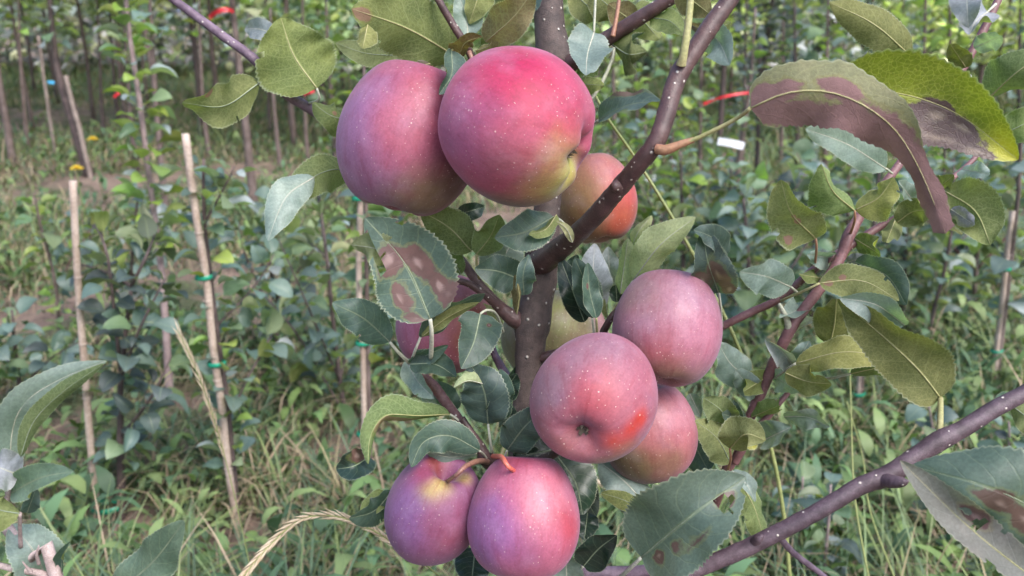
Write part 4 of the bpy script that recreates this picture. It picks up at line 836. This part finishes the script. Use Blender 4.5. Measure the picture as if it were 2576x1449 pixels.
leaf((1132, 1042, .47), (926, 1168, .445), 96, 'ylw', U - 30, 26, mid=[(1050, 1046, .46), (970, 1046, .45), (932, 1098, .447)], seed=77, spots=[(.4, .55, .2, .35), (.62, .4, .15, .4)], pet=[(1152, 1056, .472), (1168, 1072, .475)], pm='petpale', label='arching olive leaf with a brown inner patch')
leaf((928, 1150, .46), (846, 1180, .45), 88, 'dark', 14, 20, bend=-8, seed=78, spots=[(.3, .5, .3, .5)])
leaf((985, 1236, .49), (878, 1304, .47), 76, 'teal', -36, 26, bend=-18, seed=79)
leaf((985, 1245, .495), (905, 1300, .48), 58, 'green', U + 20, 20, bend=10, seed=791)
leaf((1468, 1424, .45), (1552, 1346, .435), 104, 'dark', 10, 14, bend=-6, seed=80, fat=.75, pet=[(1450, 1445, .46)], pm='petpale')
leaf((1478, 1290, .50), (1470, 1360, .49), 62, 'dark', 6, 12, seed=81)
leaf((1428, 1500, .46), (1422, 1380, .45), 112, 'pale', 4, 14, seed=82)
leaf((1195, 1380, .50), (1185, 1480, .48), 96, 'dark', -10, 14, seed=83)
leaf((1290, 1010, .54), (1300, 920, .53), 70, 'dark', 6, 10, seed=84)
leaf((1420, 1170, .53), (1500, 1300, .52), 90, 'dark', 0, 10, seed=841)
# --- centre left
leaf((1082, 802, .435), (918, 548, .415), 238, 'teal', 6, 12, bend=22, seed=85, fat=.70, pshape=.7, holes=[(.70, -.55, .13, .16), (.84, -.78, .10, .25)], spots=[(.45, .30, .18, .26), (.24, .50, .13, .22), (.26, -.45, .16, .22), (.62, -.3, .14, .5), (.06, -.6, .08, .3), (.14, .85, .1, .25)], pet=[(1086, 840, .44), (1084, 900, .46)], pm='petpale', pw=15, wave=.05, label='large dark leaf with torn edge and greyish dead patches')
leaf((1000, 655, .43), (884, 616, .425), 84, 'cream', U - 8, 18, bend=10, seed=86, spots=[(.05, 0, .25, .8)])
leaf((985, 630, .44), (966, 576, .44), 44, 'cream', U, 14, seed=87)
leaf((1186, 632, .50), (1056, 530, .49), 112, 'ylw', U - 10, 14, bend=12, seed=88)
leaf((1186, 590, .51), (1104, 512, .50), 80, 'cream', U + 20, 18, seed=881)
leaf((1198, 640, .485), (1256, 540, .47), 80, 'ylw', U + 14, 18, bend=8, seed=89, pet=[(1200, 670, .49), (1205, 700, .51)], pm='petiole')
leaf((1392, 546, .47), (1244, 598, .455), 104, 'teal', 10, 16, bend=-12, seed=90, pet=[(1412, 556, .475), (1430, 580, .475), (1440, 604, .48)], pm='petpale', pw=10)
leaf((1400, 540, .465), (1330, 590, .455), 40, 'ylw', U + 40, 20, bend=-14, seed=91)
leaf((1310, 704, .475), (1194, 676, .46), 100, 'teal', -10, 18, bend=8, seed=92)
leaf((1318, 742, .468), (1330, 640, .455), 60, 'teal', 24, 24, bend=-8, seed=93)
leaf((1240, 700, .52), (1300, 585, .51), 110, 'pale', 4, 12, seed=94)
leaf((1300, 790, .465), (1296, 690, .455), 48, 'brown', U + 20, 40, bend=8, seed=95)
leaf((980, 860, .455), (836, 762, .435), 104, 'teal', 8, 14, bend=12, seed=96, pet=[(1000, 884, .46), (1028, 912, .475)], pm='petpale', pw=12, fat=.74, label='plain blue-green leaf at the outer left of the tree')
leaf((1058, 848, .45), (1220, 738, .43), 84, 'teal', 52, 28, bend=-16, seed=97, pet=[(1045, 880, .455), (1034, 912, .475)], pm='petpale', pw=10)
leaf((1062, 846, .447), (1205, 760, .434), 40, 'ylw', U + 30, 20, bend=-8, seed=98)
leaf((1208, 790, .46), (1160, 928, .44), 122, 'teal', -8, 20, bend=-8, seed=99, pet=[(1225, 780, .465), (1248, 790, .48), (1266, 835, .51)], pm='petpale', fat=.66, spots=[(.22, -.5, .06, .12)])
leaf((1032, 916, .465), (1148, 948, .45), 84, 'teal', -22, 20, bend=-16, seed=100)
leaf((1034, 912, .47), (1128, 868, .455), 60, 'teal', 20, 24, seed=101)
leaf((1022, 906, .48), (1092, 1002, .465), 66, 'pale', 24, 26, bend=8, seed=102)
leaf((1260, 830, .55), (1180, 760, .54), 70, 'green', U, 14, seed=103)
leaf((1150, 540, .53), (1220, 520, .53), 50, 'dark', 0, 14, seed=104)
# --- behind and right of the trunk, middle
leaf((1592, 706, .485), (1750, 546, .46), 112, 'cream', U + 12, 16, bend=-14, seed=105, pet=[(1580, 730, .49), (1560, 790, .50)], pm='petpale', label='pale cream-green leaf pointing up beside the pink apple')
leaf((1585, 640, .49), (1640, 542, .475), 64, 'cream', U - 36, 22, bend=-10, seed=106)
leaf((1560, 740, .495), (1580, 600, .48), 64, 'cream', U - 30, 24, seed=107)
leaf((1490, 800, .485), (1446, 648, .47), 74, 'teal', -14, 22, bend=8, seed=108, spots=[(.55, .3, .08, .2)], pet=[(1494, 830, .49), (1496, 870, .50)], pm='petpale')
leaf((1500, 800, .475), (1478, 660, .47), 56, 'teal', 20, 28, bend=-6, seed=109, spots=[(.6, -.2, .06, .2)], pet=[(1502, 840, .485)], pm='petiole')
leaf((1510, 780, .50), (1496, 612, .485), 90, 'lilac', 10, 16, bend=-10, seed=110)
leaf((1470, 810, .51), (1410, 650, .505), 72, 'dark', 6, 16, seed=111)
leaf((1535, 720, .515), (1530, 620, .505), 60, 'lilac', -16, 14, seed=112)
leaf((1552, 760, .52), (1546, 670, .51), 44, 'dark', 0, 14, seed=113)
leaf((1530, 800, .50), (1492, 690, .49), 36, 'green', U + 50, 30, bend=8, seed=114)
leaf((1440, 610, .465), (1400, 555, .46), 22, 'cream', U, 30, bend=8, seed=115)
# --- small leaves packed round the trunk
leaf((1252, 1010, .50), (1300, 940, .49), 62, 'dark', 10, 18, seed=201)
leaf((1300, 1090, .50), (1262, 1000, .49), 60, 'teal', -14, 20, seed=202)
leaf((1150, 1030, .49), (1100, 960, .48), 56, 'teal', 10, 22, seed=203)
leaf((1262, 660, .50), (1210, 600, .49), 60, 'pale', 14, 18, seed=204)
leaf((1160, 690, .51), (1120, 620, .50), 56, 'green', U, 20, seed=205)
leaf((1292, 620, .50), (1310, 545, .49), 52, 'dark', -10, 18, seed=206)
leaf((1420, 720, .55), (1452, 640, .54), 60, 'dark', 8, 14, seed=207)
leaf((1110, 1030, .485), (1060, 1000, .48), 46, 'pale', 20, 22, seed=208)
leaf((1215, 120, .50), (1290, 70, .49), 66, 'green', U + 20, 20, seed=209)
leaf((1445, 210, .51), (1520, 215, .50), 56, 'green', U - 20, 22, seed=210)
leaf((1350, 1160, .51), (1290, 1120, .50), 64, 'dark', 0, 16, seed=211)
leaf((1560, 1190, .53), (1600, 1260, .52), 70, 'teal', 10, 16, seed=212)
# --- lower right, on the thick branch
leaf((2720, 1350, .36), (2292, 1172, .36), 250, 'glauc', -6, 12, bend=26, seed=116, fat=.75, pshape=.75, spots=[(.38, -.3, .12, .25), (.58, -.2, .14, .25), (.3, .3, .12, .3)], label='large near leaf in the lower right corner')
leaf((2660, 1500, .352), (2264, 1158, .345), 118, 'taupe', 14, 10, bend=-14, seed=117, holes=[(.52, .35, .03, .3)], spots=[(.56, .55, .10, .4)], fat=.95)
leaf((2500, 1010, .46), (2640, 1010, .45), 60, 'pale', 30, 20, seed=118)
leaf((2545, 1020, .45), (2650, 1100, .45), 80, 'green', U, 20, seed=119)
leaf((2420, 1215, .46), (2310, 1195, .455), 44, 'green', U, 20, seed=120)

# ------------------------------------------------------------------ the young shoot at lower left, a separate plant
SB = P(150, 1500, .40); sroot = empty('young_shoot', (SB.x, SB.y, 0)); tag(sroot, 'downy pinkish young apple shoot in the lower left corner', 'shoot')
stq = [(SB.x, SB.y, -.03, .006), (SB.x, SB.y, .25, .005), pt(150, 1475, .40, 34), pt(110, 1430, .40, 32), pt(60, 1385, .40, 32), pt(20, 1325, .40, 30), pt(-30, 1270, .40, 26), pt(-90, 1180, .40, 20)]
tube('stem', stq, BK['fuzzy'], sroot, n=50, sides=14, origin=(SB.x, SB.y, 0), rough=.06)
def stwig(pts, mat='fuzzy'):
    q = [pt(*a) for a in pts]; tube('twig', q, BK[mat], sroot, n=len(q) * 6, sides=9)
stwig([(-20, 1418, .395, 15), (40, 1432, .395, 17), (110, 1445, .398, 18), (135, 1470, .4, 16)])
stwig([(98, 1418, .395, 10), (92, 1395, .39, 8), (98, 1372, .388, 3)])
stwig([(78, 1440, .39, 10), (62, 1420, .387, 5), (56, 1412, .386, 2)])
leaf((26, 1205, .385), (268, 908, .37), 90, 'pale', 12, 18, mid=[(30, 1090, .38), (66, 1010, .372), (160, 950, .37)], seed=130, parent=sroot, pet=[(20, 1240, .39), (8, 1300, .395)], pm='fuzzy', pw=20, fat=.75, label='tall curled leaf at the picture edge')
leaf((52, 1150, .374), (262, 914, .364), 52, 'green', U + 16, 14, mid=[(84, 1062, .37), (158, 986, .366)], seed=131, parent=sroot)
leaf((28, 1240, .39), (186, 1186, .37), 92, 'glauc', -12, 18, bend=-12, seed=132, parent=sroot, wave=.12)
leaf((46, 1195, .385), (-30, 1165, .38), 110, 'lilac', 10, 16, seed=133, parent=sroot)
leaf((50, 1292, .375), (-60, 1232, .37), 120, 'green', U + 14, 20, bend=-18, seed=134, parent=sroot, pet=[(50, 1330, .385), (52, 1375, .395)], pm='fuzzy', pw=14)
leaf((68, 1290, .39), (92, 1226, .385), 46, 'teal', 14, 26, seed=135, parent=sroot)
leaf((118, 1455, .41), (28, 1320, .40), 140, 'pale', 10, 16, bend=10, seed=136, parent=sroot, fat=.75)
leaf((155, 1440, .40), (176, 1362, .39), 44, 'teal', -20, 40, bend=-8, seed=137, parent=sroot, pet=[(150, 1480, .40)], pm='fuzzy', pw=12)
leaf((282, 1500, .40), (464, 1310, .375), 120, 'glauc', -18, 22, bend=14, seed=138, parent=sroot, pet=[(240, 1510, .40), (160, 1490, .40)], pm='fuzzy', pw=12, fat=.8, label='blue-grey leaf pointing up beside the shoot')

# ------------------------------------------------------------------ apples
PROF = [(0.0, .60), (.05, .615), (.12, .69), (.21, .81), (.32, .915), (.44, .955), (.58, .905), (.74, .75), (.875, .52), (.97, .23), (1.0, -.04), (.97, -.30), (.885, -.54), (.76, -.74), (.61, -.885), (.46, -.955), (.33, -.955), (.22, -.90), (.13, -.83), (.05, -.80), (0.0, -.795)]
def apple_mat():
    m, nt, bs = newmat('apple_skin'); n = N(nt); tc = n.new('ShaderNodeTexCoord'); oc = tc.outputs['Object']
    at = n.new('ShaderNodeAttribute', attribute_name='tint'); col = at.outputs['Color']
    sep = n.new('ShaderNodeSeparateXYZ'); nt.links.new(oc, sep.inputs[0])
    ang = n.m('ARCTAN2', sep.outputs[1], sep.outputs[0])
    cv = n.new('ShaderNodeCombineXYZ'); n.put(cv.inputs[0], n.m('MULTIPLY', n.m('COSINE', ang), 1.0)); n.put(cv.inputs[1], n.m('SINE', ang)); n.put(cv.inputs[2], n.m('MULTIPLY', sep.outputs[2], 9.0))
    st = n.noise(cv.outputs[0], 7.0, 4.0, 0.6)                                      # faint stripes running stem to calyx
    col = n.mix(n.mapr(st, 0.48, 0.74, 0.0, 0.55), col, n.mix(1.0, col, (0.80, 0.50, 0.56, 1), 'MULTIPLY'))
    st2 = n.noise(cv.outputs[0], 19.0, 3.0, 0.6); col = n.mix(n.mapr(st2, 0.50, 0.72, 0.0, 0.40), col, n.mix(1.0, col, (0.86, 0.55, 0.58, 1), 'MULTIPLY'))
    bl = n.noise(oc, 42.0, 4.0, 0.6)                                                # waxy bloom, thicker here, rubbed there
    col = n.mix(n.mapr(bl, 0.42, 0.75, 0.0, 0.30), col, n.mix(0.6, col, (0.40, 0.29, 0.42, 1)))
    rub = n.noise(oc, 28.0, 5.0, 0.7); col = n.mix(n.mapr(rub, 0.58, 0.75, 0.0, 0.40), col, n.mix(1.0, col, (0.86, 0.52, 0.55, 1), 'MULTIPLY'))
    mot = n.noise(oc, 150.0, 5.0, 0.75); col = n.mix(n.mapr(mot, 0.40, 0.68, 0.0, 0.45), col, n.mix(1.0, col, (0.70, 0.56, 0.68, 1), 'MULTIPLY'))
    gr = n.noise(oc, 900.0, 2.0); col = n.mix(0.22, col, n.mix(1.0, col, n.mapr(gr, 0.2, 0.8, 0.5, 1.5), 'MULTIPLY'))
    dots = 0.0
    for sc_, lim, r0 in ((240.0, 0.8, 0.08), (380.0, 0.9, 0.10)):
        d = n.voro(oc, sc_); c2 = n.voro(oc, sc_, out='Color'); sp = n.new('ShaderNodeSeparateColor'); nt.links.new(c2, sp.inputs[0])
        k = n.m('LESS_THAN', sp.outputs[0], lim); dd = n.m('MULTIPLY', n.mapr(d, n.m('ADD', r0, n.m('MULTIPLY', sp.outputs[1], .08)), 0.04), k)
        dots = n.m('MAXIMUM', dots, dd)
    dots = n.m('MULTIPLY', dots, n.mapr(n.noise(oc, 55.0, 2.0), 0.30, 0.58, 0.25, 1.0))
    dots = n.m('MULTIPLY', dots, n.mapr(sep.outputs[2], 0.03, -0.02, 0.55, 1.15))
    col = n.mix(n.m('MULTIPLY', dots, 0.62), col, (0.66, 0.52, 0.46, 1))
    rus = n.noise(oc, 210.0, 5.0, 0.7); col = n.mix(n.mapr(rus, 0.60, 0.78, 0.0, 0.35), col, n.mix(1.0, col, (0.62, 0.50, 0.45, 1), 'MULTIPLY'))
    n.put(bs.inputs['Base Color'], col)
    n.put(bs.inputs['Roughness'], n.mapr(rub, 0.45, 0.75, 0.58, 0.40)); bs.inputs['Specular IOR Level'].default_value = 0.42
    bs.inputs['Sheen Weight'].default_value = 0.14; bs.inputs['Sheen Roughness'].default_value = 0.45; bs.inputs['Sheen Tint'].default_value = (0.72, 0.66, 0.92, 1)
    bs.inputs['Subsurface Weight'].default_value = 0.0
    nt.links.new(n.bump(n.m('ADD', n.m('MULTIPLY', n.noise(oc, 260.0, 3.0), 0.5), n.m('MULTIPLY', dots, 0.6)), 0.12, 0.0008), bs.inputs['Normal'])
    return m
M_APPLE = apple_mat()
AK = 0.64
def apple(label, px, py, d, rw, rh, axis, base, patches, stem=None, smat='stembrown', sdir=(0, 0), seed=0, calyx=True, lobes=.015, taper=0.0, flat=1.0):
    """px,py,d: centre; rw,rh: half width/height in frame units; axis: (right, up, toward viewer) direction of the stem end;
       patches: (px, py, radius, colour, strength) skin colour areas, sky reflection and side light painted in, set on the front surface where the photograph shows them"""
    rx, rz = rw * d / FPX, rh * d / FPX
    tocam = (CAM - P(px, py, d)).normalized(); cr = RIGHT; cu = tocam.cross(cr).normalized()
    Z = (cr * axis[0] + cu * axis[1] + tocam * axis[2]).normalized(); C = P(px, py, d)
    X = (cr - Z * cr.dot(Z)); X = X.normalized() if X.length > .2 else (cu - Z * cu.dot(Z)).normalized(); Yv = Z.cross(X)
    R = Matrix((X, Yv, Z)).transposed(); Ri = R.transposed()
    nl, na = 56, 72; pr = spline([(a, b, 0) for a, b in PROF], nl + 1)[:, :2]; rs = random.Random(seed)
    V = []; F = []; W = []; ph = [rs.uniform(0, 6.28) for _ in range(5)]
    for i in range(nl + 1):
        rho, z = max(pr[i, 0], 0.0), pr[i, 1]
        for j in range(na):
            a = 6.2832 * j / na; wlow = max(0, -z) ** 1.2; wtop = max(0, z - .3)
            lob = 1 - taper * z + lobes * math.cos(5 * a + ph[0]) * wlow + .02 * math.cos(2 * a + ph[1]) + .015 * math.cos(3 * a + ph[2])
            zz = z + .035 * math.cos(a + ph[3]) * rho + lobes * 1.1 * math.cos(5 * a + ph[0]) * (1 if z < 0 else 0) * math.exp(-((rho - .35) / .2) ** 2) * (1 if z < -.7 else 0)
            V.append(Vector((rx * rho * lob * math.cos(a), rx * rho * lob * math.sin(a), rz * zz * flat)))
    for i in range(nl):
        for j in range(na):
            a = i * na + j; b = i * na + (j + 1) % na; F.append((a, a + na, b + na, b))
    me = bpy.data.meshes.new('apple'); me.from_pydata([tuple(v) for v in V], [], F); me.polygons.foreach_set('use_smooth', [True] * len(me.polygons)); me.materials.append(M_APPLE)
    o = bpy.data.objects.new('apple', me); link(o); o.matrix_world = Matrix.Translation(C) @ R.to_4x4(); tag(o, label, 'apple', 'apples on the tree')
    # skin colour, with violet sky reflection painted on the left sides
    def lin(c): return np.array(srgb(*c)[:3]) * AK
    cent = []
    for (ax, ay, ar, acol, astr) in patches:
        q = P(ax, ay, d); dv = (q - CAM).normalized(); oc_ = C - CAM; bq = dv.dot(oc_); rr = (rx + rz) / 2; disc = bq * bq - oc_.length_squared + rr * rr
        hit = CAM + dv * (bq - math.sqrt(max(disc, 0))); cent.append((hit, ar * d / FPX, lin(acol), astr))
    cols = []
    b0 = lin(base)
    for v in V:
        wv = C + R @ v; c = b0.copy()
        nz = noise.noise(wv * 60 + Vector((seed, 0, 0))) + .5 * noise.noise(wv * 140 + Vector((seed, 9, 0)))
        for (h, ar, ac, s_) in cent:
            q = (wv - h).length / ar + nz * .28
            if q < 1.3:
                f = s_ * max(0, min(1, (1.25 - q) / .9)); f = f * f * (3 - 2 * f) if f < 1 else 1; c = c * (1 - f) + ac * f
        cols.append((*(c * (1 + .10 * nz)), 1))
    at = me.attributes.new('tint', 'FLOAT_COLOR', 'POINT'); at.data.foreach_set('color', np.array(cols, np.float32).ravel())
    if stem:      # points in frame units, from the cavity outwards
        b = C + R @ Vector((0, 0, rz * .6)); inv = o.matrix_world.inverted()
        q = [(*(inv @ b), .0011)] + [(*(inv @ P(*s[:3])), s[3] * .5 * s[2] / FPX) for s in stem]
        Vs, Fs = tube_geo(q, 24, 9, .06); me2 = bpy.data.meshes.new('stem'); me2.from_pydata(Vs, [], Fs); me2.polygons.foreach_set('use_smooth', [True] * len(me2.polygons)); me2.materials.append(BK[smat]); link(bpy.data.objects.new('stem', me2), o)
    if calyx:
        Vc = []; Fc = []; zb = -rz * .80 * flat
        for k in range(5):
            a = 6.283 * k / 5 + ph[0]; dv = Vector((math.cos(a), math.sin(a), 0)); sv = Vector((-dv.y, dv.x, 0)); b = len(Vc); s = rx * .095
            Vc += [dv * s * .3 - sv * s * .45 + Vector((0, 0, zb - .0002)), dv * s * .3 + sv * s * .45 + Vector((0, 0, zb - .0002)), dv * s * 1.0 + sv * s * .3 + Vector((0, 0, zb - s * .55)), dv * s * 1.0 - sv * s * .3 + Vector((0, 0, zb - s * .55)), dv * s * .75 + Vector((0, 0, zb - s * 1.3))]
            Fc += [(b, b + 1, b + 2, b + 3), (b + 3, b + 2, b + 4)]
        b = len(Vc); Vc += [Vector((.3 * rx * .1 * math.cos(1.0472 * k), .3 * rx * .1 * math.sin(1.0472 * k), zb - .0004)) for k in range(6)]; Fc.append(tuple(b + k for k in range(5, -1, -1)))
        me3 = bpy.data.meshes.new('calyx'); me3.from_pydata([tuple(v) for v in Vc], [], Fc); me3.materials.append(MT['calyx']); link(bpy.data.objects.new('calyx', me3), o)
    return o
VIO = (156, 106, 138); PNK = (176, 112, 128); CRM = (170, 52, 82); OLV = (136, 122, 78); YEL = (176, 166, 86)  # violet mixes waxy bloom with painted sky reflection
apple('dull purple apple at upper left, half behind the large crimson one', 1028, 351, .475, 176, 184, (.25, .95, -.1), (166, 92, 116), [(880, 320, 160, (158, 106, 148), .95), (940, 480, 130, VIO, .7), (1085, 235, 80, (164, 54, 80), .85), (1010, 320, 110, (186, 98, 118), .7), (1080, 500, 120, OLV, .7), (1170, 430, 90, (126, 92, 84), .7)], stem=[(1090, 160, .50, 12), (1150, 150, .50, 12)], seed=1)
apple('largest crimson apple with a yellow-green patch, at the top', 1300, 317, .435, 196, 182, (-.86, .38, -.30), (184, 84, 110), [(1330, 195, 140, (182, 30, 82), .95), (1160, 330, 130, (176, 94, 134), .8), (1420, 330, 80, (186, 50, 84), .75), (1400, 450, 135, (186, 160, 94), 1.0), (1425, 450, 75, (184, 186, 76), 1.0), (1290, 520, 110, (140, 118, 92), .9), (1280, 400, 100, (172, 96, 112), .6), (1470, 300, 60, (186, 84, 110), .6)], stem=[(1195, 175, .47, 11), (1180, 130, .475, 12)], seed=2, lobes=.035)
apple('small apple with orange-red cheek behind the bare branch', 1497, 500, .58, 106, 110, (-.2, .9, -.2), (166, 118, 92), [(1420, 520, 100, (150, 122, 78), .9), (1490, 600, 80, (148, 116, 72), .9), (1580, 470, 80, (206, 92, 88), .9), (1520, 410, 60, (206, 132, 124), .7), (1560, 560, 60, (200, 92, 66), .8)], seed=3)
apple('apple half hidden by leaves left of the trunk', 1122, 815, .555, 121, 118, (.2, .9, -.3), (156, 88, 104), [(1020, 830, 90, (158, 92, 122), .8), (1200, 800, 90, (150, 84, 62), .9), (1200, 880, 70, (150, 96, 66), .8), (1110, 900, 60, (150, 84, 96), .6)], seed=4)
apple('greenish apple mostly hidden behind the trunk', 1396, 846, .63, 136, 108, (.1, .95, -.2), (116, 116, 76), [(1420, 800, 60, (136, 140, 74), .7), (1510, 810, 70, (172, 124, 116), .9), (1450, 880, 60, (150, 122, 100), .7), (1280, 850, 60, (120, 124, 84), .6)], seed=5)
apple('pale pink apple at the right, highest of the right hand trio', 1680, 826, .47, 136, 140, (.1, .97, -.2), (170, 118, 134), [(1600, 740, 90, (158, 124, 124), .8), (1770, 860, 110, (186, 118, 140), .7), (1660, 900, 80, (172, 88, 92), .65), (1690, 955, 90, (148, 112, 92), .85), (1600, 900, 60, (150, 104, 96), .6), (1720, 740, 70, (178, 130, 146), .6)], seed=6)
apple('apple with its calyx facing out and an orange streak, front of the trio', 1496, 998, .43, 157, 158, (.22, .60, -.77), (172, 98, 112), [(1490, 890, 130, (164, 120, 136), .85), (1390, 970, 90, (156, 118, 130), .8), (1500, 985, 80, (178, 70, 82), .7), (1608, 1056, 34, (196, 52, 30), .95), (1580, 1082, 38, (196, 52, 30), .95), (1545, 1104, 40, (190, 58, 38), .85), (1560, 1130, 60, (176, 112, 76), .6), (1400, 1110, 70, (150, 108, 88), .7), (1450, 1130, 70, (172, 92, 80), .6), (1600, 960, 80, (178, 104, 122), .6), (1520, 1155, 50, (160, 132, 92), .8), (1458, 1072, 36, (168, 120, 140), .6)], seed=7, lobes=.008)
apple('pink and olive apple at the back of the trio, lowest right', 1630, 1084, .50, 119, 122, (-.1, .85, .25), (180, 110, 118), [(1700, 1020, 90, (190, 122, 132), .7), (1600, 1180, 100, (128, 110, 76), .95), (1690, 1170, 70, (146, 106, 86), .8), (1650, 1110, 60, (172, 96, 100), .5)], seed=8)
apple('violet apple with a yellow patch round its stem, lower left of the lowest pair', 1091, 1279, .46, 122, 134, (.22, .62, .52), (140, 84, 120), [(1075, 1246, 44, (186, 164, 90), 1.0), (1105, 1228, 36, (186, 164, 90), .9), (1165, 1210, 28, (176, 150, 84), .85), (1105, 1172, 44, (150, 66, 46), .8), (1060, 1200, 50, (150, 60, 84), .7), (1010, 1300, 110, (138, 94, 146), .85), (1150, 1350, 90, (152, 80, 104), .7), (1120, 1290, 60, (150, 86, 120), .6)], stem=[(1148, 1195, .425, 11), (1172, 1172, .43, 13), (1205, 1160, .455, 15), (1228, 1162, .47, 15)], seed=9, calyx=True)
apple('rosy violet apple on a red stem, the lowest of all', 1320, 1296, .44, 143, 150, (.05, .97, .12), (184, 102, 128), [(1230, 1330, 125, (162, 102, 156), .95), (1370, 1260, 100, (202, 118, 132), .8), (1440, 1330, 70, (190, 76, 92), .8), (1300, 1160, 60, (166, 68, 92), .8), (1330, 1410, 80, (160, 82, 110), .5)], stem=[(1280, 1175, .42, 12), (1262, 1150, .43, 13), (1240, 1148, .455, 13)], smat='stemred', seed=10, taper=.09)  # cool skylight at left, soft light at right, painted as violet and pink

# small violet tape at the foot of the lowest apple
Vt = P(1355, 1452, .50)
strip_obj('plastic_tape', [P(1335, 1462, .5), P(1352, 1446, .497), P(1372, 1448, .5), P(1385, 1470, .5)], .006, MT['violet'], 'violet plastic tape under the lowest apple', 'tape')

# ------------------------------------------------------------------ suckers with narrow leaves, lower right
for (lab, px, nl, kinds) in (('upright sucker with folded grey leaves under the thick purple branch', [(2085, 1560), (2075, 1440), (2085, 1300), (2090, 1220)], 13, BLUE), ('sucker with a yellow leaf near the lower right corner', [(2430, 1500), (2425, 1380), (2405, 1270), (2390, 1200)], 12, GREEN),
                             ('violet stemmed sucker above the thick purple branch', [(2345, 1330), (2352, 1230), (2348, 1100), (2335, 1010)], 13, BLUE), ('narrow leaved sucker at the lower right edge', [(2550, 1330), (2545, 1220), (2540, 1130), (2538, 1060)], 11, BLUE), ('short sucker with pale leaves left of the purple branch end', [(2000, 1440), (2010, 1350), (2015, 1270), (2020, 1200)], 11, GREEN),
                             ('low sucker below the broad perforated leaf', [(1760, 1560), (1770, 1480), (1780, 1420), (1785, 1390)], 8, BLUE)):
    b = G(*px[0]); sapling(lab, [b] + [up(x, y, b.y) for x, y in px[1:]], 0.0035, 'sappink', kinds, nl, 0.055, 0.25, group='suckers under the lower right branch')
